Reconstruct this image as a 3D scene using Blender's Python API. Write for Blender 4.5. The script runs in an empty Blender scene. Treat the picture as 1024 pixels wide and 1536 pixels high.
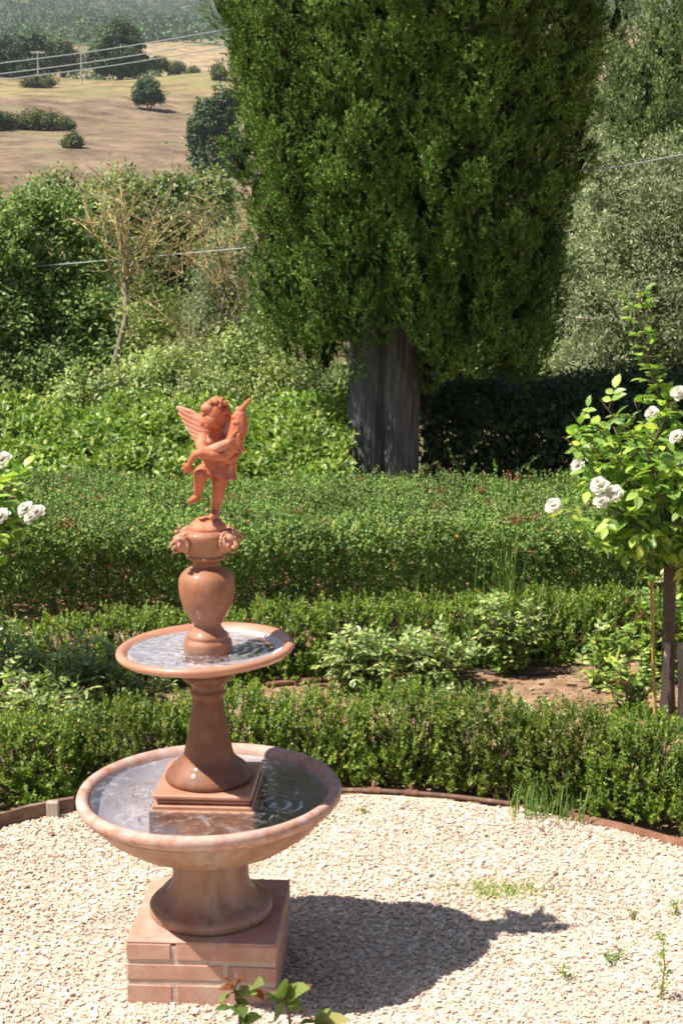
import bpy, math, random
import numpy as np
from mathutils import Vector, Matrix
rng = np.random.default_rng(11)
random.seed(4)
sc = bpy.context.scene
COL = sc.collection
PI = math.pi

# ------------------------------------------------------------------ camera maths
F, PITCH, CAMZ = 2200.0, math.radians(10.6), 2.06
CP, SP = math.cos(PITCH), math.sin(PITCH)
def _dir(px, py):
    u, v = (px-512)/F, (768-py)/F
    return np.array([u, CP+v*SP, -SP+v*CP])
def P(px, py, d):                      # point seen at a pixel of the photograph, d metres ahead
    q = _dir(px, py); t = d/q[1]
    return np.array([q[0]*t, d, CAMZ+q[2]*t])
def G(px, py, z=0.0):                  # point of the level z seen at a pixel
    q = _dir(px, py); t = (z-CAMZ)/q[2]
    return np.array([q[0]*t, q[1]*t, z])
def X(px, d, z=0.5):                   # lateral position for a pixel column at distance d
    depth = d*CP - (z-CAMZ)*SP
    return (px-512)/F*depth

# ------------------------------------------------------------------ mesh building
WL = {}
def norm(a):
    return a/np.maximum(np.linalg.norm(a, axis=-1, keepdims=True), 1e-9)
class MB:
    def __init__(s): s.v=[]; s.f=[]; s.n=0
    def add(s, v, f, mat=0, smooth=False):
        v = np.asarray(v, np.float32).reshape(-1,3); f = np.asarray(f, np.int32)
        s.v.append(v); s.f.append((f+s.n, mat, smooth)); s.n += len(v); return s
    def build(s, name, mats, parent=None, loc=None):
        if not isinstance(mats, (list, tuple)): mats = [mats]
        V = np.concatenate(s.v)
        o0 = np.array(WL[parent.name]) if parent else np.array(loc if loc is not None else (0,0,0), float)
        V = V - o0.astype(np.float32)
        tot = []; idx = []; mi = []; sm = []
        for f, m, k in s.f:
            tot.append(np.full(len(f), f.shape[1], np.int32)); idx.append(f.ravel())
            mi.append(np.full(len(f), m, np.int32)); sm.append(np.full(len(f), k, bool))
        tot = np.concatenate(tot); idx = np.concatenate(idx); mi = np.concatenate(mi); sm = np.concatenate(sm)
        me = bpy.data.meshes.new(name)
        me.vertices.add(len(V)); me.vertices.foreach_set('co', V.ravel())
        me.loops.add(len(idx)); me.loops.foreach_set('vertex_index', idx)
        me.polygons.add(len(tot))
        st = np.zeros(len(tot), np.int32); st[1:] = np.cumsum(tot)[:-1]
        me.polygons.foreach_set('loop_start', st)
        for m in mats: me.materials.append(m)
        me.polygons.foreach_set('material_index', mi); me.polygons.foreach_set('use_smooth', sm)
        me.update(calc_edges=True); me.validate()
        o = bpy.data.objects.new(name, me); COL.objects.link(o)
        if parent: o.parent = parent
        else: o.location = o0
        WL[o.name] = tuple(o0)
        return o
def tag(o, label, cat=None, group=None, kind=None):
    if label: o['label'] = label
    if cat: o['category'] = cat
    if group: o['group'] = group
    if kind: o['kind'] = kind
    return o
def thing(name, loc, label, cat, group=None):
    o = bpy.data.objects.new(name, None); COL.objects.link(o)
    o.empty_display_size = 0.1; o.location = loc; WL[o.name] = tuple(loc)
    return tag(o, label, cat, group)
def remeshed(mb, name, mat, voxel, parent, smooth=2, seg=True):
    o = mb.build(name+'_raw', mat, parent)
    m = o.modifiers.new('r', 'REMESH'); m.mode = 'VOXEL'; m.voxel_size = voxel; m.use_smooth_shade = True
    if smooth:
        k = o.modifiers.new('s', 'SMOOTH'); k.factor = .5; k.iterations = smooth
    dg = bpy.context.evaluated_depsgraph_get()
    me = bpy.data.meshes.new_from_object(o.evaluated_get(dg))
    me.name = name
    me.materials.clear(); me.materials.append(mat)
    me.polygons.foreach_set('use_smooth', np.ones(len(me.polygons), bool))
    raw = o.data; bpy.data.objects.remove(o); bpy.data.meshes.remove(raw)
    n = bpy.data.objects.new(name, me); COL.objects.link(n); n.parent = parent; WL[n.name] = WL[parent.name]
    return n

# primitives -> (verts, faces)
def ico(sub=1):
    import bmesh
    b = bmesh.new(); bmesh.ops.create_icosphere(b, subdivisions=sub, radius=1)
    b.verts.ensure_lookup_table()
    v = np.array([x.co[:] for x in b.verts]); f = np.array([[q.index for q in p.verts] for p in b.faces]); b.free()
    return v, f
ICO1, ICO2, ICO3 = ico(1), ico(2), ico(3)
def ball(mb, c, r, t=ICO2, mat=0, rot=None):
    v = t[0]*np.asarray(r, float)
    if rot is not None: v = v @ np.asarray(rot).T
    mb.add(v+np.asarray(c), t[1], mat, True)
def tube(mb, pts, rad, seg=8, mat=0, smooth=True, cap=True):
    pts = np.asarray(pts, float); n = len(pts)
    rad = np.broadcast_to(np.asarray(rad, float), (n,))
    t = norm(np.gradient(pts, axis=0))
    ref = np.array([0,0,1.]) if abs(t[0][2]) < .9 else np.array([1.,0,0])
    V = []
    a = np.linspace(0, 2*PI, seg, endpoint=False)
    u = norm(np.cross(ref, t[0]))
    for i in range(n):
        u = norm(u - t[i]*np.dot(u, t[i])); w = np.cross(t[i], u)
        V.append(pts[i]+rad[i]*(np.cos(a)[:,None]*u+np.sin(a)[:,None]*w))
    V = np.concatenate(V)
    fs = []
    for i in range(n-1):
        for k in range(seg):
            k2 = (k+1) % seg
            fs.append((i*seg+k, i*seg+k2, (i+1)*seg+k2, (i+1)*seg+k))
    mb.add(V, fs, mat, smooth)
    if cap:
        e = np.array([pts[0], pts[-1]]); 
        W = np.concatenate([V[:seg], V[-seg:], e])
        mb.add(W, [((k+1)%seg, k, 2*seg) for k in range(seg)]+[(seg+k, seg+(k+1)%seg, 2*seg+1) for k in range(seg)], mat, False)
def capsule(mb, a, b, ra, rb):
    a = np.asarray(a, float); b = np.asarray(b, float)
    ball(mb, a, ra); ball(mb, b, rb); tube(mb, [a, (a+b)/2, b], [ra, (ra+rb)/2, rb], 12)
def chain(mb, pts, rs):
    for i in range(len(pts)-1): capsule(mb, pts[i], pts[i+1], rs[i], rs[i+1])
def lathe(mb, prof, seg=64, c=(0,0,0), mat=0, rot=None, smooth=True, wob=0.0):
    prof = np.array(prof, float); n = len(prof)
    a = np.linspace(0, 2*PI, seg, endpoint=False)
    V = np.zeros((n, seg, 3))
    V[:,:,0] = prof[:,0:1]*np.cos(a); V[:,:,1] = prof[:,0:1]*np.sin(a); V[:,:,2] = prof[:,1:2]
    if wob:
        w = 1+wob*(np.sin(3*a+1)+.6*np.sin(7*a+2)+.4*np.sin(13*a))
        V[:,:,:2] *= w[None,:,None]
    V = V.reshape(-1,3)
    if rot is not None: V = V @ np.asarray(rot).T
    V += np.asarray(c)
    fs = [(i*seg+k, i*seg+(k+1)%seg, (i+1)*seg+(k+1)%seg, (i+1)*seg+k) for i in range(n-1) for k in range(seg)]
    mb.add(V, fs, mat, smooth)
def spline(pts, m=6):
    """Catmull-Rom through the points."""
    p = np.array(pts, float); p = np.vstack([2*p[0]-p[1], p, 2*p[-1]-p[-2]]); out = []
    for i in range(1, len(p)-2):
        for t in np.linspace(0, 1, m, endpoint=False):
            out.append(.5*((2*p[i])+(p[i+1]-p[i-1])*t+(2*p[i-1]-5*p[i]+4*p[i+1]-p[i+2])*t*t+(3*p[i]-p[i-1]-3*p[i+1]+p[i+2])*t**3))
    out.append(p[-2]); return np.array(out)
def box(mb, lo, hi, bev=.004, mat=0, jit=0.0):
    lo = np.array(lo, float); hi = np.array(hi, float); b = min(bev, *( (hi-lo)*.4))
    V = []; 
    for sx in (0,1):
        for sy in (0,1):
            for sz in (0,1):
                s = np.array([sx,sy,sz]); c = np.where(s, hi, lo); d = np.where(s, -b, b)
                for ax in range(3):
                    q = c + d; q[ax] = c[ax]; V.append(q)
    V = np.array(V)+rng.normal(0, jit, (24,3)) if jit else np.array(V)
    I = lambda sx,sy,sz,ax: (sx*4+sy*2+sz)*3+ax
    fs = []; tr = []
    for ax in range(3):
        o = [k for k in range(3) if k != ax]
        for s in (0,1):
            q = []
            for (p0,p1) in ((0,0),(1,0),(1,1),(0,1)):
                t = [0,0,0]; t[ax]=s; t[o[0]]=p0; t[o[1]]=p1; q.append(I(*t, ax))
            fs.append(q if (s == (0 if ax==1 else 1)) else q[::-1])
        for (p0,p1) in ((0,0),(1,0),(1,1),(0,1)):
            a=[0,0,0]; a[o[0]]=p0; a[o[1]]=p1; b2=list(a); b2[ax]=1
            q=[I(*a,o[0]),I(*a,o[1]),I(*b2,o[1]),I(*b2,o[0])]
            fs.append(q)
    for sx in (0,1):
        for sy in (0,1):
            for sz in (0,1):
                tr.append([I(sx,sy,sz,0),I(sx,sy,sz,1),I(sx,sy,sz,2)])
    mb.add(V, fs, mat, False); mb.add(V, tr, mat, False)

# ------------------------------------------------------------------ foliage
L4 = (np.array([(0,0,0),(.42,.5,.16),(1,0,-.05),(.42,-.5,.16)]), np.array([(0,2,1),(0,3,2)]))
L6 = (np.array([(0,0,0),(.28,.42,.10),(.68,.36,.08),(1,0,-.10),(.68,-.36,.08),(.28,-.42,.10)]), np.array([(0,3,2,1),(0,5,4,3)]))
L10 = (np.array([(0,0,0),(.18,.33,.08),(.42,.46,.12),(.70,.33,.06),(1,0,-.12),(.70,-.33,.06),(.42,-.46,.12),(.18,-.33,.08),(.42,0,0.01),(.7,0,-.02)]),
       np.array([(0,8,2,1),(8,9,3,2),(0,7,6,8),(8,6,5,9),(9,4,3,3),(9,5,4,4)]))
L10 = (L10[0], L10[1][:4], np.array([(9,4,3),(9,5,4)]))
def frames(D, U):
    x = norm(D); n = norm(U-np.sum(U*x, -1, keepdims=True)*x); y = np.cross(n, x)
    return np.stack([x, y, n], -1)
def leaves(mb, Pp, D, U, L, W=.55, tmpl=L4, mat=0):
    """leaf faces at points Pp, pointing along D, upper side towards U, length L, width ratio W"""
    N = len(Pp)
    if N == 0: return
    R = frames(D, U); L = np.broadcast_to(np.asarray(L, float), (N,))
    T = tmpl[0][None]*np.stack([L, L*W, L*W], -1)[:,None,:]
    V = np.einsum('nij,nkj->nki', R, T)+Pp[:,None,:]
    k = len(tmpl[0]); base = (np.arange(N)*k)
    nv = mb.n
    f = (tmpl[1][None]+base[:,None,None]).reshape(-1, tmpl[1].shape[1])
    mb.add(V.reshape(-1,3), f, mat, False)
    if len(tmpl) > 2:
        f2 = (tmpl[2][None]+base[:,None,None]).reshape(-1,3)+nv
        mb.f.append((f2.astype(np.int32), mat, False))
def rdir(n): return norm(rng.normal(size=(n,3)))
def shoots(mb, B, D, Ls, n, leaf, ang=55, W=.55, tmpl=L4, mat=0, tip=.6, jit=.3, up=.5):
    """n leaves set spirally along each straight shoot from B along D"""
    N = len(B); D = norm(D); Ls = np.broadcast_to(np.asarray(Ls,float),(N,))
    t = np.linspace(.12, 1, n)
    pos = B[:,None]+D[:,None]*(Ls[:,None]*t)[...,None]
    ref = norm(np.cross(D, rdir(N))); w = np.cross(D, ref)
    a = np.arange(n)*2.4+rng.uniform(0, 6.28, (N,1))+rng.normal(0,.3,(N,n))
    rad = np.cos(a)[...,None]*ref[:,None]+np.sin(a)[...,None]*w[:,None]
    A = np.radians(ang)*(1-.45*t)[None,:,None]
    d = D[:,None]*np.cos(A)+rad*np.sin(A)+rng.normal(0,jit,(N,n,3))*.6
    u = D[:,None]*np.ones_like(d)+np.array([0,0,up])+rng.normal(0,jit,(N,n,3))
    ll = leaf*(1-(1-tip)*t)[None]*rng.uniform(.7,1.2,(N,n))
    leaves(mb, pos.reshape(-1,3), d.reshape(-1,3), u.reshape(-1,3), ll.ravel(), W, tmpl, mat)
def sticks(mb, A, B, r0, r1, mat=0):
    A = np.asarray(A,float); B = np.asarray(B,float); N = len(A)
    if N == 0: return
    d = norm(B-A); u = norm(np.cross(d, rdir(N))); w = np.cross(d,u)
    r0 = np.broadcast_to(r0,(N,)); r1 = np.broadcast_to(r1,(N,))
    V = []
    for (E, r) in ((A,r0),(B,r1)):
        for k in range(4):
            a = k*PI/2; V.append(E+(math.cos(a)*u+math.sin(a)*w)*np.asarray(r)[:,None])
    V = np.stack(V, 1)
    f = np.array([(k,(k+1)%4,4+(k+1)%4,4+k) for k in range(4)])
    mb.add(V.reshape(-1,3), (f[None]+(np.arange(N)*8)[:,None,None]).reshape(-1,4), mat, True)
def clumped(mb, lobes, nclump, nleaf, rc, L, W=.55, tmpl=L4, mat=0, up=.55, shell=.55, droop=.0, flat=1.0):
    """crown: clumps of leaves spread through ellipsoid lobes [(centre, radii)], gaps between"""
    vol = np.array([np.prod(r)**(2/3) for _, r in lobes]); vol /= vol.sum()
    k = rng.choice(len(lobes), nclump, p=vol)
    C = np.array([lobes[i][0] for i in k]); R = np.array([lobes[i][1] for i in k])
    d = rdir(nclump); rr = rng.uniform(shell, 1, (nclump,1))
    cc = C+d*R*rr
    out = norm(d/R)
    s = rc*np.exp(rng.normal(-.08,.42,(nclump,1)))
    q = rdir(nclump*nleaf).reshape(nclump,nleaf,3)*rng.uniform(.35,1,(nclump,nleaf,1))
    q[...,2] *= flat
    pos = cc[:,None]+q*s[:,None]
    u = norm(q)*.8+out[:,None]*.6+np.array([0,0,up])+rng.normal(0,.35,q.shape)
    dd = rng.normal(0,.7,q.shape)+norm(q)*.5+np.array([0,0,-droop])
    leaves(mb, pos.reshape(-1,3), dd.reshape(-1,3), u.reshape(-1,3), L*rng.uniform(.6,1.25,nclump*nleaf), W, tmpl, mat)
    return cc

# ------------------------------------------------------------------ materials
def newmat(name):
    m = bpy.data.materials.new(name); m.use_nodes = True
    nt = m.node_tree; nt.nodes.clear()
    out = nt.nodes.new('ShaderNodeOutputMaterial')
    return m, nt, out
def nd(nt, t, **k):
    n = nt.nodes.new('ShaderNode'+t)
    for a, v in k.items(): setattr(n, a, v)
    return n
def ramp(nt, stops, interp='LINEAR'):
    r = nd(nt, 'ValToRGB'); r.color_ramp.interpolation = interp
    e = r.color_ramp.elements
    while len(e) < len(stops): e.new(.5)
    for x, (p, c) in zip(e, stops): x.position = p; x.color = (*c, 1) if len(c) == 3 else c
    return r
def leafmat(name, stops, rough=.42, transl=.28, tint=(1.0,1.15,.55), spec=.5, vary=.25, vscale=3.0, gain=1.2, hue=(1.32,1.12,.85)):
    m, nt, out = newmat(name); L = nt.links
    g = nd(nt,'NewGeometry'); r = ramp(nt, [(a,tuple(min(.9,x*gain*h) for x,h in zip(c, hue))) for a,c in stops]); L.new(g.outputs['Random Per Island'], r.inputs[0])
    tc = nd(nt,'TexCoord'); no = nd(nt,'TexNoise'); no.inputs['Scale'].default_value = vscale; no.inputs['Detail'].default_value = 2
    L.new(tc.outputs['Object'], no.inputs['Vector'])
    mr = nd(nt,'MapRange'); mr.inputs[1].default_value=.3; mr.inputs[2].default_value=.7; mr.inputs[3].default_value=1-vary; mr.inputs[4].default_value=1+vary
    L.new(no.outputs[0], mr.inputs[0])
    mx = nd(nt,'VectorMath', operation='SCALE'); L.new(r.outputs[0], mx.inputs[0]); L.new(mr.outputs[0], mx.inputs['Scale'])
    p = nd(nt,'BsdfPrincipled'); L.new(mx.outputs[0], p.inputs['Base Color'])
    p.inputs['Roughness'].default_value = rough; p.inputs['Specular IOR Level'].default_value = spec
    t = nd(nt,'BsdfTranslucent'); tm = nd(nt,'VectorMath', operation='MULTIPLY'); tm.inputs[1].default_value = tuple(1.5*x for x in tint)
    L.new(mx.outputs[0], tm.inputs[0]); L.new(tm.outputs[0], t.inputs[0])
    s = nd(nt,'MixShader'); s.inputs[0].default_value = transl
    L.new(p.outputs[0], s.inputs[1]); L.new(t.outputs[0], s.inputs[2]); L.new(s.outputs[0], out.inputs[0])
    return m
def surf(name, stops, scale=8, rough=.8, bump=.3, bscale=40, detail=6, coat=0, spec=.4, stretch=None, island=False, bdist=.01, extra=None, streak=None, grime=None):
    """noise-mottled solid material"""
    m, nt, out = newmat(name); L = nt.links
    tc = nd(nt,'TexCoord'); src = tc.outputs['Object']
    if stretch:
        mp = nd(nt,'Mapping'); mp.inputs['Scale'].default_value = stretch; L.new(src, mp.inputs[0]); src = mp.outputs[0]
    no = nd(nt,'TexNoise'); no.inputs['Scale'].default_value = scale; no.inputs['Detail'].default_value = detail; no.inputs['Roughness'].default_value=.62
    L.new(src, no.inputs['Vector'])
    r = ramp(nt, stops)
    p = nd(nt,'BsdfPrincipled')
    if island:
        g = nd(nt,'NewGeometry'); L.new(g.outputs['Random Per Island'], r.inputs[0])
        col = r.outputs[0]
        mr = nd(nt,'MapRange'); mr.inputs[1].default_value=.3; mr.inputs[2].default_value=.7; mr.inputs[3].default_value=.8; mr.inputs[4].default_value=1.15
        L.new(no.outputs[0], mr.inputs[0]); mx = nd(nt,'VectorMath', operation='SCALE'); L.new(col, mx.inputs[0]); L.new(mr.outputs[0], mx.inputs['Scale']); col = mx.outputs[0]
    else:
        L.new(no.outputs[0], r.inputs[0]); col = r.outputs[0]
    if extra:                                   # second mottling layer: (scale, lo, hi, colour)
        n2 = nd(nt,'TexNoise'); n2.inputs['Scale'].default_value = extra[0]; n2.inputs['Detail'].default_value = 5; L.new(tc.outputs['Object'], n2.inputs['Vector'])
        m2 = nd(nt,'MapRange'); m2.inputs[1].default_value=extra[1]; m2.inputs[2].default_value=extra[2]; L.new(n2.outputs[0], m2.inputs[0])
        k = nd(nt,'Mix', data_type='RGBA'); L.new(m2.outputs[0], k.inputs[0]); L.new(col, k.inputs[6]); k.inputs[7].default_value = (*extra[3],1); col = k.outputs[2]
    if streak:                                  # water runs: (scale, vertical squash, lo, hi, colour)
        mp2 = nd(nt,'Mapping'); mp2.inputs['Scale'].default_value = (1,1,streak[1]); L.new(tc.outputs['Object'], mp2.inputs[0])
        n3 = nd(nt,'TexNoise'); n3.inputs['Scale'].default_value = streak[0]; n3.inputs['Detail'].default_value = 5; n3.inputs['Roughness'].default_value=.7; L.new(mp2.outputs[0], n3.inputs['Vector'])
        m3 = nd(nt,'MapRange'); m3.inputs[1].default_value=streak[2]; m3.inputs[2].default_value=streak[3]; m3.inputs[4].default_value=.75; L.new(n3.outputs[0], m3.inputs[0])
        k3 = nd(nt,'Mix', data_type='RGBA'); L.new(m3.outputs[0], k3.inputs[0]); L.new(col, k3.inputs[6]); k3.inputs[7].default_value = (*streak[4],1); col = k3.outputs[2]
    if grime:                                   # dirt caught in creases, pale worn edges
        g2 = nd(nt,'NewGeometry'); r2 = ramp(nt, [(.455,tuple(grime)),(.492,(1,1,1)),(.512,(1,1,1)),(.545,(1.22,1.28,1.32))]); L.new(g2.outputs['Pointiness'], r2.inputs[0])
        k4 = nd(nt,'Mix', data_type='RGBA', blend_type='MULTIPLY'); k4.inputs[0].default_value=1; L.new(col, k4.inputs[6]); L.new(r2.outputs[0], k4.inputs[7]); col = k4.outputs[2]
    L.new(col, p.inputs['Base Color'])
    p.inputs['Roughness'].default_value = rough; p.inputs['Specular IOR Level'].default_value = spec
    p.inputs['Coat Weight'].default_value = coat; p.inputs['Coat Roughness'].default_value = .08
    if bump:
        b = nd(nt,'TexNoise'); b.inputs['Scale'].default_value = bscale; b.inputs['Detail'].default_value = 6; L.new(src, b.inputs['Vector'])
        bu = nd(nt,'Bump'); bu.inputs['Strength'].default_value = bump; bu.inputs['Distance'].default_value = bdist
        L.new(b.outputs[0], bu.inputs['Height']); L.new(bu.outputs[0], p.inputs['Normal'])
    L.new(p.outputs[0], out.inputs[0])
    return m

M = {}
M['stone'] = surf('gravel_stone', [(0,(.44,.31,.235)),(.10,(.55,.415,.32)),(.45,(.63,.50,.395)),(.75,(.68,.565,.46)),(1,(.75,.67,.58))], 2.2, .85, .3, 300, island=True)
M['gravel'] = surf('gravel_fines', [(.3,(.46,.365,.29)),(.5,(.58,.475,.385)),(.7,(.64,.55,.46))], 70, .95, .9, 90)
M['cherub'] = surf('cherub_terracotta', [(.3,(.37,.105,.048)),(.55,(.45,.142,.070)),(.8,(.52,.22,.13))], 25, .6, .25, 160, bdist=.003, coat=.0, extra=(14,.55,.8,(.54,.30,.21)), grime=(.38,.30,.26))
M['wing'] = surf('wing_terracotta', [(.3,(.46,.18,.11)),(.6,(.54,.25,.17)),(.8,(.58,.33,.24))], 40, .65, .25, 160, bdist=.003, grime=(.45,.36,.32))
M['wet'] = surf('wet_terracotta', [(.28,(.20,.078,.038)),(.5,(.30,.125,.064)),(.72,(.38,.175,.095))], 11, .6, .06, 120, bdist=.002, coat=.42, extra=(7,.52,.78,(.38,.235,.165)), streak=(30,.15,.54,.76,(.16,.06,.028)))
M['wetshade_col'] = surf('wet_shaded_terracotta', [(.28,(.12,.047,.023)),(.5,(.19,.076,.038)),(.72,(.27,.115,.058))], 12, .6, .06, 120, bdist=.002, coat=.28, streak=(34,.12,.52,.76,(.27,.13,.08)))  # wet column, with the upper bowl's shade also darkened into the colour
M['rim'] = surf('glazed_rim_terracotta', [(.3,(.37,.155,.09)),(.55,(.45,.21,.13)),(.75,(.50,.30,.22))], 8, .5, .08, 120, bdist=.002, coat=.6)
M['bowl'] = surf('limed_terracotta', [(.28,(.26,.125,.07)),(.5,(.35,.19,.12)),(.7,(.42,.28,.20))], 6, .6, .15, 120, stretch=(1,1,.35), bdist=.004, coat=.1, extra=(5,.5,.75,(.36,.29,.23)), streak=(24,.12,.46,.68,(.19,.105,.068)))
M['limerim'] = surf('lime_crusted_rim', [(.30,(.38,.12,.06)),(.40,(.43,.22,.155)),(.52,(.46,.30,.255)),(.8,(.52,.41,.37))], 24, .7, .35, 150, bdist=.004)
M['inner'] = surf('bowl_lining', [(.3,(.44,.35,.34)),(.5,(.58,.51,.53)),(.7,(.70,.65,.68))], 7, .6, .2, 80, bdist=.004)
M['brick'] = surf('plinth_brick', [(0,(.40,.20,.14)),(.5,(.46,.25,.18)),(1,(.50,.30,.22))], 22, .85, .4, 150, island=True, bdist=.004)
M['brick'] = surf('plinth_brick', [(.25,(.38,.195,.14)),(.5,(.46,.26,.195)),(.75,(.52,.335,.265))], 14, .85, .3, 120, bdist=.003, extra=(18,.52,.78,(.46,.345,.285)), streak=(12,.3,.56,.8,(.24,.15,.12)))
M['mortar'] = surf('mortar', [(.3,(.42,.31,.25)),(.7,(.56,.45,.37))], 60, .95, .6, 200, bdist=.004)
M['lion'] = surf('lion_terracotta', [(.3,(.33,.14,.08)),(.55,(.42,.20,.125)),(.8,(.48,.29,.20))], 30, .6, .2, 200, bdist=.002, coat=.1, grime=(.40,.32,.28))
M['bark'] = surf('cypress_bark', [(.3,(.055,.055,.056)),(.5,(.135,.132,.130)),(.72,(.26,.26,.262))], 7, .95, 1.0, 12, stretch=(4,4,.45), bdist=.04)
M['twig'] = surf('twig_bark', [(.3,(.09,.06,.04)),(.7,(.20,.145,.10))], 20, .9, .3, 60)
M['lichen'] = surf('lichen_bark', [(.32,(.14,.105,.065)),(.48,(.42,.32,.16)),(.66,(.62,.50,.25))], 9, .95, .4, 60)
M['greybark'] = surf('grey_bark', [(.3,(.16,.13,.11)),(.7,(.34,.29,.25))], 12, .95, .5, 40)
M['stake'] = surf('weathered_wood', [(.3,(.20,.155,.12)),(.5,(.36,.30,.24)),(.75,(.52,.46,.39))], 14, .9, .5, 40, stretch=(3,3,.2), bdist=.004)
M['bamboo'] = surf('bamboo', [(.3,(.40,.25,.07)),(.7,(.56,.40,.13))], 20, .6, .1, 60)
M['pipe'] = surf('brown_pipe', [(.3,(.09,.042,.028)),(.7,(.17,.088,.06))], 20, .7, .2, 100, extra=(30,.58,.8,(.30,.21,.16)))
M['tile'] = surf('edging_terracotta', [(.3,(.10,.05,.032)),(.5,(.18,.08,.046)),(.75,(.26,.15,.105))], 18, .85, .3, 100, bdist=.004)
M['board'] = surf('edging_board', [(.3,(.10,.06,.04)),(.5,(.19,.12,.085)),(.75,(.32,.23,.175))], 14, .9, .5, 60, stretch=(.3,2,3), bdist=.004)
M['hose'] = surf('hose', [(.3,(.03,.022,.02)),(.7,(.07,.05,.04))], 20, .6, 0)
M['cable'] = surf('cable', [(.3,(.34,.36,.35)),(.7,(.46,.48,.47))], 20, .5, 0)
M['line'] = surf('power_wire', [(.3,(.55,.58,.58)),(.7,(.70,.72,.72))], 20, .5, 0)
M['pole'] = surf('concrete_pole', [(.3,(.38,.36,.33)),(.7,(.52,.50,.46))], 5, .9, 0)
M['tie'] = surf('green_tie', [(.3,(.02,.16,.06)),(.7,(.03,.24,.09))], 30, .5, 0)

M['cypress'] = leafmat('cypress_leaf', [(0,(.026,.052,.014)),(.4,(.045,.085,.022)),(.75,(.080,.128,.034)),(.965,(.125,.17,.055)),(1,(.20,.13,.08))], .65, .03, gain=1.6, vary=.55, hue=(1.14,1.20,.80), vscale=4, spec=.08)
M['cypress2'] = leafmat('pale_cypress_leaf', [(0,(.05,.075,.035)),(.5,(.09,.125,.06)),(.9,(.16,.19,.10)),(1,(.24,.20,.12))], .6, .12, vary=.3, vscale=2, spec=.2, gain=1.45, hue=(1.08,1.15,.85))
M['box'] = leafmat('boxwood_leaf', [(0,(.030,.065,.014)),(.5,(.060,.115,.020)),(.88,(.11,.165,.030)),(1,(.20,.21,.045))], .4, .3, vary=.25, gain=1.75, hue=(1.36,1.15,.82))
M['boxy'] = leafmat('yellow_boxwood_leaf', [(0,(.045,.08,.016)),(.5,(.09,.135,.022)),(.8,(.15,.18,.03)),(.95,(.23,.24,.05)),(1,(.28,.22,.08))], .42, .3, vary=.3, hue=(1.1,1.1,.9))
M['hedge'] = leafmat('hedge_leaf', [(0,(.035,.070,.022)),(.5,(.062,.115,.034)),(.85,(.105,.165,.050)),(.99,(.15,.19,.06)),(.993,(.24,.10,.05)),(1,(.34,.14,.07))], .5, .10, vary=.35, vscale=2.2, spec=.25, gain=1.85, hue=(1.24,1.13,.9))
M['vine'] = leafmat('vine_leaf', [(0,(.05,.105,.018)),(.5,(.10,.185,.028)),(.85,(.17,.26,.040)),(1,(.24,.30,.07))], .42, .32, gain=1.35, hue=(1.3,1.1,1.35), vary=.25)
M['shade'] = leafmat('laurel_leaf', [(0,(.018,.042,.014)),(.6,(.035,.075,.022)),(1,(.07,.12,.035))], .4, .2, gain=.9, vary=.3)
M['rose'] = leafmat('rose_leaf', [(0,(.055,.115,.03)),(.5,(.12,.20,.05)),(.85,(.21,.30,.07)),(1,(.32,.36,.09))], .38, .35, gain=1.6, hue=(1.2,1.12,.95), vary=.2)
M['bluerose'] = leafmat('blue_rose_leaf', [(0,(.055,.10,.045)),(.5,(.10,.17,.075)),(.85,(.16,.235,.11)),(1,(.23,.28,.13))], .36, .25, gain=1.85, hue=(1.4,1.12,.85), vary=.2)
M['redleaf'] = leafmat('red_rose_leaf', [(0,(.13,.06,.03)),(.6,(.22,.085,.045)),(1,(.26,.15,.06))], .38, .3, gain=1, hue=(1,1,1), tint=(1.2,.8,.5))
M['sprig'] = leafmat('young_rose_leaf', [(0,(.06,.11,.03)),(.5,(.11,.17,.05)),(.85,(.17,.22,.07)),(1,(.22,.21,.08))], .4, .25, vary=.2, gain=1.0, hue=(1.1,1.05,1))
M['innergreen'] = surf('added_plume_core', [(.3,(.016,.022,.009)),(.5,(.030,.040,.014)),(.7,(.050,.050,.022))], 30, .95, .8, 60, spec=.05)  # for solid cores added inside the cypress plumes to keep light out
M['petal'] = leafmat('white_petal', [(0,(.78,.76,.68)),(1,(.92,.91,.88))], .6, .55, tint=(.70,.69,.66), vary=.04, gain=1, hue=(1,1,1))
M['oak'] = leafmat('oak_leaf', [(0,(.045,.085,.025)),(.5,(.085,.14,.040)),(.85,(.135,.195,.060)),(1,(.20,.22,.08))], .55, .25, spec=.25, gain=1.75, hue=(1.2,1.12,1.25), vary=.3, vscale=1.2)
M['thick'] = leafmat('thicket_leaf', [(0,(.04,.07,.025)),(.5,(.075,.115,.042)),(.9,(.12,.165,.06)),(1,(.18,.18,.08))], .5, .22, gain=2.0, hue=(1.25,1.12,1.1), vary=.35, vscale=.9)
M['dark'] = leafmat('dark_thicket_leaf', [(0,(.022,.045,.020)),(.6,(.042,.075,.030)),(1,(.09,.13,.05))], .5, .18, gain=1.5, vary=.3, vscale=.9)
M['scrub'] = leafmat('yellow_scrub_leaf', [(0,(.10,.11,.045)),(.5,(.17,.18,.065)),(.85,(.26,.245,.10)),(1,(.30,.27,.13))], .55, .3, hue=(.95,1.1,1.1), vary=.3, vscale=1.5, gain=2.0)
M['olive'] = leafmat('olive_leaf', [(0,(.10,.125,.085)),(.5,(.155,.185,.125)),(.85,(.23,.26,.185)),(1,(.34,.36,.29))], .55, .28, spec=.2, tint=(.9,1,.7), vary=.25, vscale=1.4, gain=1.4, hue=(1.08,1.06,.84))
M['far'] = leafmat('far_oak_leaf', [(0,(.024,.040,.018)),(.5,(.042,.066,.027)),(1,(.075,.105,.045))], .6, .15, gain=1.5, hue=(1.02,1.12,.95), vary=.3, vscale=.2)
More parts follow.
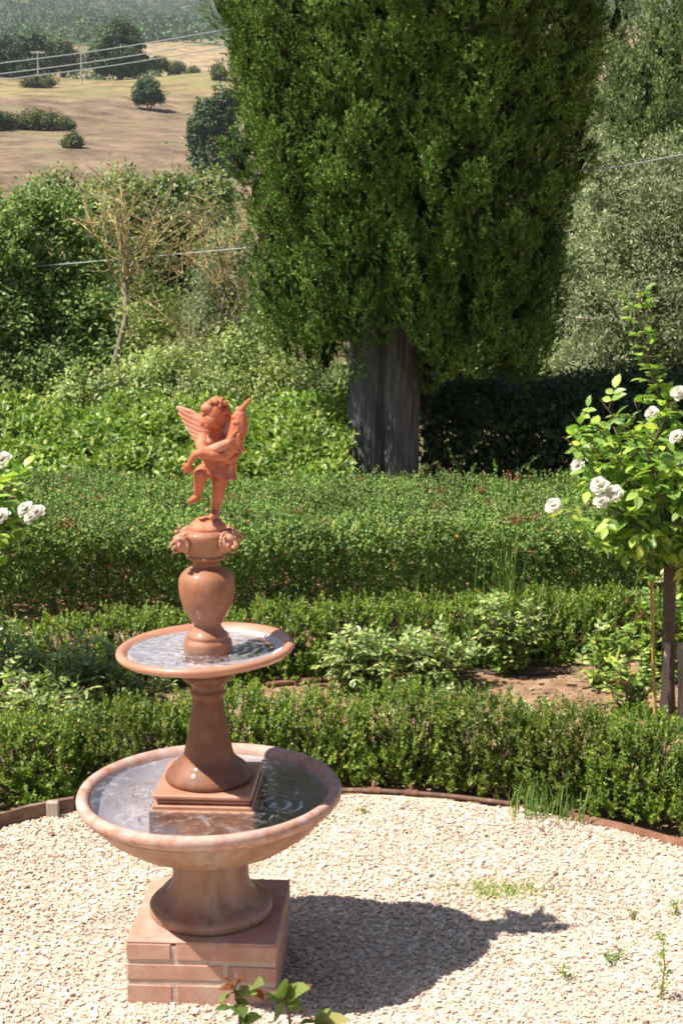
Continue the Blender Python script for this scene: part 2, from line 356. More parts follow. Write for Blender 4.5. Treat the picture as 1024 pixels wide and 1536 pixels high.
M['farb'] = leafmat('far_bush_leaf', [(0,(.05,.075,.03)),(.5,(.08,.115,.04)),(1,(.13,.16,.06))], .6, .15, gain=1.0, vary=.3, vscale=.2)
M['forest'] = leafmat('forest_leaf', [(0,(.030,.055,.022)),(.5,(.050,.085,.032)),(1,(.085,.125,.045))], .6, .15, gain=1.35, hue=(1,1.15,1.1), vary=.4, vscale=.012)
M['weed'] = leafmat('weed_leaf', [(0,(.06,.10,.025)),(.6,(.12,.17,.04)),(1,(.18,.21,.07))], .5, .3, hue=(.95,1.15,.9), gain=1.4, vary=.2)

# ------------------------------------------------------------------ light, camera, sky
SUN = np.array([-.953,-.303,0.])/math.hypot(.953,.303); EL = math.radians(58)
sd = Vector((SUN[0]*math.cos(EL), SUN[1]*math.cos(EL), math.sin(EL)))
ld = bpy.data.lights.new('sun','SUN'); ld.energy = 5.0; ld.angle = math.radians(.55); ld.color = (1,.93,.82)
lo = bpy.data.objects.new('sun', ld); COL.objects.link(lo); lo.rotation_euler = sd.to_track_quat('Z','Y').to_euler(); lo.location = (-6,-3,9)
w = bpy.data.worlds.new('World'); sc.world = w; w.use_nodes = True
nt = w.node_tree; bg = nt.nodes['Background']; sky = nt.nodes.new('ShaderNodeTexSky'); sky.sky_type = 'NISHITA'
sky.sun_disc = False; sky.sun_elevation = EL; sky.sun_rotation = math.atan2(SUN[0], SUN[1]); sky.air_density = 1.0; sky.dust_density = 1.2
nt.links.new(sky.outputs[0], bg.inputs[0]); bg.inputs[1].default_value = .05
cd = bpy.data.cameras.new('camera'); co = bpy.data.objects.new('camera', cd); COL.objects.link(co)
co.location = (0,0,CAMZ); co.rotation_euler = (PI/2-PITCH, 0, 0)
cd.sensor_fit = 'VERTICAL'; cd.sensor_height = 36; cd.lens = F/1536*36; cd.clip_end = 6000; cd.clip_start = .05
sc.camera = co
sc.view_settings.view_transform = 'Standard'; sc.view_settings.look = 'None'; sc.view_settings.exposure = 1.02; sc.view_settings.gamma = 1
sc.cycles.use_denoising = True
sc.cycles.max_bounces = 8; sc.cycles.diffuse_bounces = 3; sc.cycles.glossy_bounces = 3; sc.cycles.transparent_max_bounces = 8; sc.cycles.volume_bounces = 0
sc.cycles.caustics_reflective = False; sc.cycles.caustics_refractive = False
sc.cycles.filter_width = 1.9

# ------------------------------------------------------------------ ground
TY = [-80,5,6,13,20,32,60,90,150,200,260,330,345,420,560,700,1000,1400,1700,2100]
TZ = [-.05,-.05,0,0,-1.2,-3,-7,-5,5.5,14,23.4,37.6,38.2,41,58,88,139,214,276,330]
def hz(x, y):
    z = np.interp(y, TY, TZ)
    far = np.clip((y-60)/200, 0, 1)
    return z+far*(1.2*np.sin(x*.05+y*.021)+.8*np.sin(x*.11-y*.05+2)) + np.clip((y-500)/500,0,1)*(9*np.sin(x*.012+1)+6*np.sin(x*.023+y*.006))
ys = np.concatenate([np.linspace(-80,0,9), np.linspace(1,12,12), np.linspace(13,60,25), np.linspace(64,350,80), np.linspace(360,2100,90)])
us = np.linspace(-1,1,90)
Xg = us[None]*(40+np.abs(ys)*.9)[:,None]; Yg = np.repeat(ys[:,None], 90, 1)
Zg = hz(Xg, Yg)
n1, n2 = Xg.shape
idx = np.arange(n1*n2).reshape(n1,n2)
q = np.stack([idx[:-1,:-1], idx[:-1,1:], idx[1:,1:], idx[1:,:-1]], -1).reshape(-1,4)
def groundmat():
    m, nt, out = newmat('ground_soil_and_fields'); L = nt.links
    g = nd(nt,'NewGeometry'); sp = nd(nt,'SeparateXYZ'); L.new(g.outputs['Position'], sp.inputs[0])
    no = nd(nt,'TexNoise'); no.inputs['Scale'].default_value=.02; no.inputs['Detail'].default_value=5; L.new(g.outputs['Position'], no.inputs['Vector'])
    ad = nd(nt,'MapRange'); ad.inputs[1].default_value=.3; ad.inputs[2].default_value=.7; ad.inputs[3].default_value=-70; ad.inputs[4].default_value=70; L.new(no.outputs[0], ad.inputs[0])
    su = nd(nt,'Math', operation='ADD'); L.new(sp.outputs[1], su.inputs[0]); L.new(ad.outputs[0], su.inputs[1])
    x1 = nd(nt,'Math', operation='MULTIPLY_ADD'); x1.inputs[1].default_value=-.45; L.new(sp.outputs[0], x1.inputs[0]); L.new(su.outputs[0], x1.inputs[2])
    mr = nd(nt,'MapRange'); mr.inputs[1].default_value=0; mr.inputs[2].default_value=1000; L.new(x1.outputs[0], mr.inputs[0])
    r = ramp(nt, [(0,(.12,.12,.05)),(.11,(.14,.13,.06)),(.15,(.235,.18,.135)),(.25,(.235,.178,.14)),(.30,(.275,.222,.135)),(.36,(.30,.25,.14)),(.44,(.29,.24,.145)),(.55,(.42,.32,.22)),(.70,(.40,.30,.21)),(.76,(.10,.12,.05)),(.80,(.06,.08,.035))])
    L.new(mr.outputs[0], r.inputs[0])
    n2 = nd(nt,'TexNoise'); n2.inputs['Scale'].default_value=.22; n2.inputs['Detail'].default_value=8; n2.inputs['Roughness'].default_value=.7; L.new(g.outputs['Position'], n2.inputs['Vector'])
    m2 = nd(nt,'MapRange'); m2.inputs[1].default_value=.3; m2.inputs[2].default_value=.7; m2.inputs[1].default_value=.34; m2.inputs[2].default_value=.66; m2.inputs[3].default_value=.32; m2.inputs[4].default_value=1.62; n2.inputs['Scale'].default_value=.16; n2.inputs['Detail'].default_value=14; n2.inputs['Roughness'].default_value=.78; L.new(n2.outputs[0], m2.inputs[0])
    tn = nd(nt,'VectorMath', operation='MULTIPLY'); tn.inputs[1].default_value=(.78,.76,.67); L.new(r.outputs[0], tn.inputs[0]); v = nd(nt,'VectorMath', operation='SCALE'); L.new(tn.outputs[0], v.inputs[0]); L.new(m2.outputs[0], v.inputs['Scale'])
    # green tufts in the dry grass
    n4 = nd(nt,'TexNoise'); n4.inputs['Scale'].default_value=.05; n4.inputs['Detail'].default_value=6; L.new(g.outputs['Position'], n4.inputs['Vector'])
    m4 = nd(nt,'MapRange'); m4.inputs[1].default_value=.50; m4.inputs[2].default_value=.68; m4.inputs[4].default_value=.75; L.new(n4.outputs[0], m4.inputs[0])
    k4 = nd(nt,'Mix', data_type='RGBA'); L.new(m4.outputs[0], k4.inputs[0]); L.new(v.outputs[0], k4.inputs[6]); k4.inputs[7].default_value=(.20,.19,.085,1)
    # soil near the house
    n3 = nd(nt,'TexNoise'); n3.inputs['Scale'].default_value=9; n3.inputs['Detail'].default_value=8; L.new(g.outputs['Position'], n3.inputs['Vector'])
    r3 = ramp(nt, [(.3,(.13,.075,.045)),(.5,(.26,.16,.10)),(.7,(.36,.25,.17))]); L.new(n3.outputs[0], r3.inputs[0])
    ms = nd(nt,'MapRange'); ms.inputs[1].default_value=12; ms.inputs[2].default_value=15; L.new(sp.outputs[1], ms.inputs[0])
    k = nd(nt,'Mix', data_type='RGBA'); L.new(ms.outputs[0], k.inputs[0]); L.new(r3.outputs[0], k.inputs[6]); L.new(k4.outputs[2], k.inputs[7])
    p = nd(nt,'BsdfPrincipled'); L.new(k.outputs[2], p.inputs['Base Color']); p.inputs['Roughness'].default_value=.95; p.inputs['Specular IOR Level'].default_value=.1
    bu = nd(nt,'Bump'); bu.inputs['Distance'].default_value=.03; bu.inputs['Strength'].default_value=.8; L.new(n3.outputs[0], bu.inputs['Height']); L.new(bu.outputs[0], p.inputs['Normal'])
    L.new(p.outputs[0], out.inputs[0]); return m
mb = MB(); mb.add(np.stack([Xg,Yg,Zg],-1).reshape(-1,3), q, 0, True)
tag(mb.build('ground', groundmat()), 'garden soil running out to dry hillside fields', kind='structure')

# gravel court: edge curve read on the ground
EDGE = spline([G(*p) for p in [(-420,1400),(-200,1300),(0,1240),(110,1216),(310,1196),(520,1190),(640,1196),(740,1207),(840,1222),(985,1256),(1140,1310),(1420,1450)]], 8)
ctr = np.array([-.3,3.3,0])
er = np.linalg.norm(EDGE-ctr, axis=1)
ring = [EDGE]
for k in range(1,14): ring.append(EDGE+(np.array([0,-9,0])+EDGE*np.array([.1,0,0]))*(k/13))
ring = np.array(ring); ring[...,2] = -.006+.004*np.sin(ring[...,0]*7)*np.sin(ring[...,1]*5)
a, b = ring.shape[:2]; idx = np.arange(a*b).reshape(a,b)
mb = MB(); mb.add(ring.reshape(-1,3), np.stack([idx[:-1,:-1], idx[1:,:-1], idx[1:,1:], idx[:-1,1:]],-1).reshape(-1,4), 0, True)
tag(mb.build('gravel_court', M['gravel']), 'pale gravel court under the fountain', kind='structure')
def inside(x, y): return y < np.interp(x, EDGE[:,0], EDGE[:,1])-.015
# loose stones
TPL = []; CUB = np.array([(x,y,z) for x in (-1,1) for y in (-1,1) for z in (-1,1)], float)*.72
CUBF = np.array([(0,1,3),(0,3,2),(4,6,7),(4,7,5),(0,4,5),(0,5,1),(2,3,7),(2,7,6),(0,2,6),(0,6,4),(1,5,7),(1,7,3)])
for k in range(40):
    v = CUB*rng.uniform(.5,1.25,(8,1))+rng.normal(0,.16,(8,3)); v *= np.array([1,rng.uniform(.6,.95),rng.uniform(.22,.45)]); TPL.append(v)
TPL = np.array(TPL)
def stones(mb, n, xr, yr, s0, s1, zmax=.012):
    x = rng.uniform(*xr, n); y = rng.uniform(*yr, n); ok = inside(x,y); x, y = x[ok], y[ok]; n = len(x)
    s = s0*np.exp(rng.normal(0,.38,n)); s = np.clip(s, s0*.45, s1)
    ax = rng.normal(0,.24,(n,2)); yaw = rng.uniform(0,2*PI,n)
    X_ = np.stack([np.cos(yaw), np.sin(yaw), ax[:,0]],-1); Z_ = np.stack([ax[:,0]*.8, ax[:,1], np.ones(n)],-1)
    R = frames(X_, Z_)
    T = TPL[rng.integers(0,len(TPL),n)]*s[:,None,None]
    V = np.einsum('nij,nkj->nki', R, T)+np.stack([x,y,-.012+rng.uniform(0,zmax,n)*.75+s*.10],-1)[:,None]
    f = (CUBF[None]+(np.arange(n)*8)[:,None,None]).reshape(-1,3)
    mb.add(V.reshape(-1,3), f, 0, False)
mb = MB()
stones(mb, 210000, (-1.65,1.75), (3.4,5.5), .0056, .014, .016)
stones(mb, 20000, (-2.6,2.6), (1.6,3.42), .009, .02)
stones(mb, 9000, (-2.6,-1.6), (3.3,5.5), .008, .018); stones(mb, 9000, (1.7,2.7), (3.3,5.5), .008, .018)
stones(mb, 2600, (-1.7,1.9), (3.3,5.5), .0095, .018, .014)
tag(mb.build('gravel', M['stone']), 'loose pale limestone gravel', kind='stuff')

# ------------------------------------------------------------------ fountain
AX = P(314,1180,3.9)[0]; AY = 3.9
def ry(a): a = math.radians(a); return np.array([[math.cos(a),0,math.sin(a)],[0,1,0],[-math.sin(a),0,math.cos(a)]])
# brick plinth
PW, PH = .206, .180
pl = thing('brick_plinth', (AX,AY,0), 'square plinth of three brick courses carrying the fountain on the gravel', 'plinth')
mb = MB(); ch = PH/3; mo = .011
def course(z0, z1, cuts_x, cuts_y):
    for (ax, cuts) in (('x',cuts_x),('y',cuts_y)):
        for i in range(len(cuts)-1):
            lo_, hi_ = cuts[i]+(mo/2 if i else 0), cuts[i+1]-(mo/2 if i < len(cuts)-2 else 0)
            for s in (-1,1):
                if ax == 'x':
                    y0, y1 = (-PW, -PW+.10) if s < 0 else (PW-.10, PW)
                    box(mb, (AX+lo_, AY+y0, z0), (AX+hi_, AY+y1, z1), .004, 0, .0008)
                else:
                    x0, x1 = (-PW, -PW+.10) if s < 0 else (PW-.10, PW)
                    box(mb, (AX+x0, AY+lo_, z0), (AX+x1, AY+hi_, z1), .004, 0, .0008)
q_ = PW-.10
for k, cut in enumerate(([-PW,-.075,PW],[-PW,.065,PW],[-PW,-.07,PW])):
    z0 = k*ch+(-.03 if k == 0 else mo/2); z1 = (k+1)*ch-mo/2
    if k == 2: continue
    course(z0, z1, cut, [-q_-.004,-.01,q_+.004])
course(2*ch+mo/2, PH-.006, [-PW,-.075,PW], [-q_-.004,.03,q_+.004])
mb.build('brickwork', M['brick'], pl)
mb = MB(); box(mb, (AX-PW+.0025,AY-PW+.0025,-.04), (AX+PW-.0025,AY+PW-.0025,PH-.012), .003); mb.build('mortar_bed', M['mortar'], pl)
mb = MB(); box(mb, (AX-PW+.0005,AY-PW+.0005,PH-.0055), (AX+PW-.0005,AY+PW-.0005,PH), .003); mb.build('top_slab', M['brick'], pl)

fo = thing('tiered_fountain', (AX,AY,PH), 'two tiered terracotta fountain with running water in round bowls', 'fountain')
mb = MB()
lathe(mb, [(0,PH),(.170,PH),(.174,PH+.006),(.174,PH+.024),(.170,PH+.030),(.156,PH+.036),(.138,PH+.044),(.124,PH+.056),(.114,PH+.074),(.108,PH+.100),(.106,PH+.15),(.108,PH+.165),(.111,.365),(0,.365)], 72, (AX,AY,0))
mb.build('foot', M['bowl'], fo)
tl = ry(-1.0); LB = .548
def bowl(prof, c, rot, mat, name, wob=0, par=None):
    mb = MB(); lathe(mb, [(r,z) for r,z in prof], 96, c, 0, rot, True, wob); return mb.build(name, mat, par or fo)
C1 = (AX,AY,LB)
bowl_low = bowl([(.0,-.195),(.112,-.195),(.118,-.188),(.175,-.172),(.245,-.140),(.300,-.100),(.333,-.062),(.345,-.047),(.352,-.046),(.353,-.040)], C1, tl, M['bowl'], 'bowl')
bowl([(.353,-.040),(.361,-.036),(.369,-.024),(.370,-.012),(.366,-.003),(.358,.001),(.348,0),(.340,-.005),(.334,-.014),(.331,-.024)], C1, tl, M['limerim'], 'rim', .0015, bowl_low)
bowl([(.331,-.024),(.31,-.055),(.25,-.085),(.15,-.105),(0,-.11)], C1, tl, M['inner'], 'lining', 0, bowl_low)
# stepped square block standing in the water, then the column
mb = MB(); S = .135
box(mb, (AX-.146,AY-.146,.445), (AX+.146,AY+.146,.5315), .005); mb.build('submerged_step', M['bowl'], fo); mb = MB()
box(mb, (AX-.138,AY-.138,.5200), (AX+.138,AY+.138,.543), .003)
box(mb, (AX-.128,AY-.128,.5432), (AX+.128,AY+.128,.558), .005)
box(mb, (AX-.136,AY-.136,.5582), (AX+.136,AY+.136,.574), .005)
mb.build('square_base', M['rim'], fo)
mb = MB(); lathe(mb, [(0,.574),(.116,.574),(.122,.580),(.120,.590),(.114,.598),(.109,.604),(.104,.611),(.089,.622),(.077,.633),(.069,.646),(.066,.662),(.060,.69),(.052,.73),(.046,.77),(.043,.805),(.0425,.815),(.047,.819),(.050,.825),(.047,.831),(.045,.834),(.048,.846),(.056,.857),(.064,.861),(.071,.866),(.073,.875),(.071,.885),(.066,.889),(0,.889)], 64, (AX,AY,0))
mb.build('column', M['wetshade_col'], fo)
C2 = (AX-.004,AY,.958); t2 = ry(-2.4)
bowl_up = bowl([(0,-.074),(.075,-.074),(.084,-.071),(.13,-.056),(.18,-.040),(.212,-.027),(.226,-.022)], C2, t2, M['bowl'], 'bowl')
bowl([(.226,-.022),(.232,-.023),(.240,-.019),(.246,-.011),(.245,-.003),(.238,.002),(.228,.001),(.220,-.004),(.212,-.012)], C2, t2, M['rim'], 'rim', 0, bowl_up)
bowl([(.212,-.012),(.19,-.022),(.12,-.034),(0,-.038)], C2, t2, M['inner'], 'lining', 0, bowl_up)
mb = MB(); lathe(mb, [(0,.925),(.066,.925),(.0665,.958),(.067,.966),(.0645,.974),(.058,.979),(.0565,.982),(.058,.985),(.0565,.990),(.049,.997),(.042,1.005),(.0375,1.013),(.036,1.019),(.036,1.024),(.044,1.0245),(.046,1.028),(.0455,1.033),(.047,1.036),(.057,1.049),(.068,1.075),(.0755,1.103),(.0775,1.128),(.076,1.146),(.069,1.160),(.058,1.171),(.047,1.177),(.040,1.181),(.0365,1.186),(.037,1.191),(.042,1.198),(.051,1.203),(.0545,1.206),(.0545,1.210),(.050,1.213),(.053,1.218),(.057,1.229),(.062,1.244),(.0675,1.257),(.070,1.266),(.0695,1.273),(.064,1.279),(.054,1.283),(.05,1.284),(0,1.284)], 72, (AX+.003,AY,0))
vase = mb.build('vase', M['wet'], fo)

# lion heads on the neck of the vase
def lion(theta):
    o = np.array([math.sin(theta), -math.cos(theta), 0]); s = np.array([math.cos(theta), math.sin(theta), 0]); z = np.array([0,0,1.])
    c = np.array([AX+.003,AY,1.255])+o*.074
    R = np.stack([-s,o,z],-1)
    q = lambda a,b,d: c+s*a*1.1+o*b*1.1+z*d*1.1
    mb = MB()
    ball(mb, q(0,.002,.0), (.021,.017,.026), rot=R)
    for k in range(16):                                # mane, flat against the vase
        t = (k+.5)/16*2*PI; a0 = np.array([math.sin(t),math.cos(t)])
        ball(mb, q(.0150*a0[0],-.006,.0185*a0[1]), (.0105,.0075,.0105), rot=R)
    ball(mb, q(0,.008,.003), (.0165,.0165,.0215), rot=R)
    ball(mb, q(0,.006,-.012), (.0130,.0140,.0140), rot=R)
    ball(mb, q(0,.020,-.008), (.0105,.011,.0078), rot=R)    # muzzle
    capsule(mb, q(0,.014,.010), q(0,.030,-.003), .0048, .0052)  # nose
    ball(mb, q(0,.017,-.021), (.008,.009,.0048), rot=R)    # jaw
    for e in (-1,1):
        capsule(mb, q(e*.0035,.0185,.0085), q(e*.014,.0130,.0125), .0042, .0034)   # brow
        ball(mb, q(e*.0065,.026,-.009), (.005,.005,.0045), rot=R)
        ball(mb, q(e*.0125,.014,-.004), (.0065,.006,.0075), rot=R)
        ball(mb, q(e*.020,.004,.023), (.0065,.005,.0065), rot=R)
    return remeshed(mb, 'lion_head', M['lion'], .0011, vase, 4)
for th in (-52,58,-128,122): lion(math.radians(th))

# water
def watermat(name, foam_ripple_lo, foam_ripple_hi, fscale):
    m, nt, out = newmat(name); L = nt.links
    tc = nd(nt,'TexCoord')
    n1 = nd(nt,'TexNoise'); n1.inputs['Scale'].default_value=20; n1.inputs['Detail'].default_value=2.5; n1.inputs['Distortion'].default_value=.6; L.new(tc.outputs['Object'], n1.inputs['Vector'])
    bu = nd(nt,'Bump'); bu.inputs['Strength'].default_value=.26; bu.inputs['Distance'].default_value=.012; L.new(n1.outputs[0], bu.inputs['Height'])
    tr = nd(nt,'BsdfTransparent'); tr.inputs[0].default_value=(.93,.93,.95,1)
    gl = nd(nt,'BsdfGlossy'); gl.inputs['Roughness'].default_value=.07; L.new(bu.outputs[0], gl.inputs['Normal'])
    fr = nd(nt,'Fresnel'); fr.inputs[0].default_value=1.45; L.new(bu.outputs[0], fr.inputs['Normal'])
    fm = nd(nt,'MapRange'); fm.inputs[1].default_value=0; fm.inputs[2].default_value=.35; fm.inputs[3].default_value=.05; fm.inputs[4].default_value=.85; L.new(fr.outputs[0], fm.inputs[0])
    mx = nd(nt,'MixShader'); L.new(fm.outputs[0], mx.inputs[0]); L.new(tr.outputs[0], mx.inputs[1]); L.new(gl.outputs[0], mx.inputs[2])
    n2 = nd(nt,'TexNoise'); n2.inputs['Scale'].default_value=fscale; n2.inputs['Detail'].default_value=7; n2.inputs['Roughness'].default_value=.75; n2.inputs['Distortion'].default_value=2; L.new(tc.outputs['Object'], n2.inputs['Vector'])
    f2 = nd(nt,'MapRange'); f2.inputs[1].default_value=foam_ripple_lo; f2.inputs[2].default_value=foam_ripple_hi; f2.inputs[4].default_value=.75; L.new(n2.outputs[0], f2.inputs[0])
    df = nd(nt,'BsdfDiffuse'); df.inputs[0].default_value=(.66,.66,.68,1)  # froth above; in the lower bowl pale streaks painted for sunlit ripples
    m3 = nd(nt,'MixShader'); L.new(f2.outputs[0], m3.inputs[0]); L.new(mx.outputs[0], m3.inputs[1]); L.new(df.outputs[0], m3.inputs[2])
    L.new(m3.outputs[0], out.inputs[0]); return m
def water(c, r, amp, mat, name, parent, src, freq):
    mb = MB(); na, nr = 96, 40; V = [c]
    for i in range(1,nr+1):
        for k in range(na):
            rr = r*i/nr; t = k/na*2*PI; x = rr*math.cos(t); y = rr*math.sin(t)
            z = 0
            for (sx,sy,am) in src:
                dd = math.hypot(x-sx,y-sy); z += am*math.sin(dd*freq)*math.exp(-dd*7)
            z += amp*.16*(math.sin(x*70+2*math.sin(y*50))*math.sin(y*85+1.5*math.sin(x*40)))
            V.append((c[0]+x,c[1]+y,c[2]+z*(1-(i/nr)**6)))
    fs = [(1+(i-1)*na+k, 1+(i-1)*na+(k+1)%na, 1+i*na+(k+1)%na, 1+i*na+k) for i in range(1,nr) for k in range(na)]
    # orient upward
    fs = [f[::-1] for f in fs]
    mb.add(V, fs, 0, True); mb.f.append((np.array([(0,1+k,1+(k+1)%na) for k in range(na)],np.int32),0,True))
    return mb.build(name, mat, parent)
water((AX,AY,LB-.019), .3305, .004, watermat('lower_water',.53,.95,12), 'water', bowl_low, [(-.18,-.02,.004),(.20,-.08,.005),(-.1,.16,.004),(.12,.2,.003)], 190)
water((AX-.004,AY,.9445), .211, .004, watermat('upper_water',.45,.95,22), 'water', bowl_up, [(.03,.02,.0016),(-.1,-.06,.0014),(.1,.05,.0014)], 230)
# little jets: splash beads round the vase foot and where the drops land
mb = MB()
def beads(cx, cy, cz, n, r0, r1, zz, s):
    for k in range(n):
        t = rng.uniform(0,2*PI); r = rng.uniform(r0,r1); sz = s*rng.uniform(.5,1.3)
        ball(mb, (cx+r*math.cos(t), cy+r*math.sin(t), cz+rng.uniform(-.001,zz)), sz*np.array([1,1,.8]), ICO1)
beads(AX,AY,.9450,46,.069,.095,.003,.0018); beads(AX,AY,.9450,50,.08,.2,.001,.0013)
beads(AX-.2,AY+.02,LB-.038,50,0,.08,.004,.003); beads(AX+.2,AY-.09,LB-.038,26,0,.06,.006,.003); beads(AX-.12,AY+.2,LB-.038,30,0,.08,.004,.003)
m_, nt_, out_ = newmat('splash'); p_ = nd(nt_,'BsdfPrincipled'); p_.inputs['Base Color'].default_value=(.80,.80,.80,1); p_.inputs['Roughness'].default_value=.15; nt_.links.new(p_.outputs[0], out_.inputs[0])
tag(mb.build('splash_drops', m_, fo), None, kind='stuff')

# ------------------------------------------------------------------ cherub
cb = thing('cherub_statue', (AX+.006,AY,1.283), 'small orange terracotta winged cherub on one leg holding a fish, topping the fountain', 'statue')
K = 1/545.
def c_(px, py, dy=0.): return P(px, py, AY+dy)
def bl(mb, px, py, dy, rx, ry_=None, rz=None, rot=None):
    r = np.array([rx, ry_ or rx, rz or ry_ or rx])*K; ball(mb, c_(px,py,dy), r, ICO3, 0, rot)
def ch_(mb, pts): chain(mb, [c_(*p[:3]) for p in pts], [p[3]*K for p in pts])
mb = MB(); lathe(mb, [(0,1.280),(.050,1.280),(.052,1.286),(.049,1.294),(.041,1.303),(.030,1.311),(.016,1.316),(0,1.317)], 40, (AX+.006,AY,0), 0, None, True, .012)
mb.build('mound', M['cherub'], cb)
b = MB()
bl(b,322,620,0,19,20,22); bl(b,317,631,-.012,15,15,13)                   # skull, face mass
bl(b,309.5,628,-.030,2.3,3.4,3.6); bl(b,312,637,-.026,6,6,5.5); bl(b,323,637,-.023,7,7,7)
bl(b,313,645,-.024,5,5,4.5); bl(b,306,634,-.022,6.5,6,6.5)              # chin, cheek
bl(b,311,638.6,-.0335,2.8,2.0,1.0); bl(b,311,640.6,-.0328,2.2,2.0,1.0)    # lips
bl(b,306,620.5,-.024,5,4,2.2); bl(b,317,621,-.027,5.5,4,2.2); bl(b,312,613,-.022,11,8,8)  # brows, forehead
bl(b,341,626,-.004,3,4,5)                                              # ear
for k in range(110):                                                   # curls
    t = rng.uniform(0,2*PI); ph = rng.uniform(-.1,1.45)
    d = np.array([math.cos(t)*math.cos(ph), math.sin(t)*math.cos(ph), math.sin(ph)])
    if (d[0] < .30 and d[1] < .35) or d[2] > .86: continue
    ball(b, c_(323,619,.002)+d*np.array([19.5,20,22.5])*K, rng.uniform(2.4,4.2)*K, ICO2)
for q in ((341,612,-.012,4),(344,619,-.008,4.2),(345,626,-.002,3.6),(337,605,-.018,4),(331,603,-.022,3.6),(324,603,-.026,4.2),(316,604,-.026,4.2),(309,608,-.022,4),(340,632,.002,3.6),(338,618,-.020,3.4)): bl(b,*q)
ch_(b,[(324,642,0,10),(323,656,0,11)])
bl(b,322,663,.0,20,14,13); bl(b,323,675,-.002,19,15,15); bl(b,325,690,0,19.5,15.5,14); bl(b,326,702,0,20,15,12)
bl(b,313,665,-.020,8,6,7); bl(b,331,665,-.019,8,6,7)
ch_(b,[(304,658,-.002,9.5),(303,670,-.028,9.5),(306,680,-.048,8.8)])
ch_(b,[(306,680,-.048,8.8),(322,674,-.060,8.4),(343,664,-.066,6.2)])
bl(b,350,659,-.066,6.5,4.5,5.5)
for i,(fx,fy) in enumerate(((360,650),(363,655),(363,660),(360,665))): ch_(b,[(352,656+i*2.6,-.067,2.7),(358,(656+i*2.6+fy)/2-1,-.069,2.4),(fx,fy,-.062,2.0)])
ch_(b,[(348,656,-.069,2.8),(351,650,-.070,2.4),(355,647,-.068,2)])       # thumb
ch_(b,[(341,659,.002,9),(355,676,.006,8),(352,684,-.02,7),(343,690,-.038,5.5)])   # far arm under the fish
bl(b,339,692,-.040,5.5,4,4)
for i in range(4): ch_(b,[(336,689+i*2.2,-.042,2.4),(331,690+i*2.2,-.044,2.1),(328,692+i*2.1,-.040,1.8)])
ch_(b,[(341,689,-.043,2.5),(338,685,-.045,2.1)])
ch_(b,[(315,706,-.002,12),(306,706,-.026,11),(300,711,-.040,9.8)])       # lifted thigh
ch_(b,[(300,711,-.040,9.6),(300,722,-.036,9.0),(298,733,-.028,7.6),(296,742,-.020,5.4)])
ch_(b,[(297,745,-.017,5.6),(292,749,-.026,5.2),(286,752,-.036,4.6)])
for i in range(5): bl(b,284-i*.3,752.6+i*.6-1.4,-.040+.004*i,2.6-.15*i)
ch_(b,[(333,706,0,14),(330,722,-.006,11.5),(328,736,-.008,9.2),(327,746,-.002,9.0),(324,758,0,7),(322,766,0,5.8)])
ch_(b,[(323,769,.006,6),(321,772,-.012,5.8),(318,775,-.036,4.8)])
for i in range(5): bl(b,314+i*2,776,-.043+.002*abs(i-1),2.5-.12*i)
remeshed(b, 'body', M['cherub'], .0012, cb, 2)
# wings
def wing(rootA, rootB, tips, widths, name):
    b = MB()
    tt = []; ww = []
    for i in range(len(tips)-1):
        tt += [tips[i], tuple((np.array(tips[i])+np.array(tips[i+1]))/2+np.array([2.2,0,.002]))]; ww += [widths[i]]*2
    tips, widths = tt+[tips[-1]], ww+[widths[-1]]
    n = len(tips)
    for i, t in enumerate(tips):
        f = i/(n-1); r0 = np.array(rootA)*(1-f)+np.array(rootB)*f
        A_ = c_(*r0); B_ = c_(*t); d = B_-A_; L = np.linalg.norm(d)
        R = frames(d[None], np.array([[.15,-1,.25]]))[0]
        ball(b, A_+d*.52, (L*.56, widths[i]*K*.82, .0036+.0022*(i%2)), ICO3, 0, R)
        ball(b, A_+d*.25-np.array([0,.003,0]), (L*.32, widths[i]*K*.9, .0060), ICO3, 0, R)
    a1 = c_(*rootA); tube(b, [a1, (a1*.45+c_(*tips[0])*.55)+np.array([0,0,.006]), c_(*tips[0])], [.0085,.0068,.003], 10)
    return remeshed(b, name, M['wing'], .0012, cb, 0)
wing((309,632,.026),(311,680,.022),[(267,611,.055),(270,620,.055),(275,629,.053),(280,638,.05),(285,646,.046),(290,654,.042),(295,662,.038),(300,670,.034)],[7,7,7.5,7.5,8,8,8,8],'wing')
wing((332,650,.022),(332,678,.022),[(344,622,.10),(346,630,.098),(347,638,.095),(348,645,.09),(348,652,.08),(347,659,.07),(345,667,.06),(342,674,.045)],[6,6,6,6,6,6,6,6],'wing')
# tunic
b = MB(); rows = []
na = 72
for j, (py, r, dx) in enumerate([(681,19.5,324),(685,21.5,324.5),(690,21,325),(698,22.5,326),(706,24.5,326.5),(712,26.5,327),(716,27,327)]):
    c0 = c_(dx,py); row = []
    for k in range(na):
        t = k/na*2*PI; w_ = 1+(j/6)*(.09*math.sin(9*t+.6*j)+.06*math.sin(5*t+1.3)); hem = (j/6)**2*(5*math.sin(3*t+.4)+3*math.sin(7*t))*K
        row.append(c0+np.array([r*w_*math.cos(t)*K, (r*1.02*w_*math.sin(t)-3)*K, hem*.8]))
    rows.append(row)
for j in range(5,-1,-1):
    c0 = np.mean(rows[j],0); rows.append([c0+(np.array(v)-c0)*np.array([.90,.90,1]) for v in rows[j]])
V = np.array(rows).reshape(-1,3); nn = len(rows)
b.add(V, [(i*na+k,i*na+(k+1)%na,(i+1)*na+(k+1)%na,(i+1)*na+k) for i in range(nn-1) for k in range(na)], 0, True)
b.add(np.concatenate([V[:na],V[-na:]]), [(k,na+k,na+(k+1)%na,(k+1)%na) for k in range(na)], 0, True)
chain(b, [c_(346,680,-.01),c_(351,696,-.008),c_(350,712,-.006)], [5*K,5.5*K,3*K])
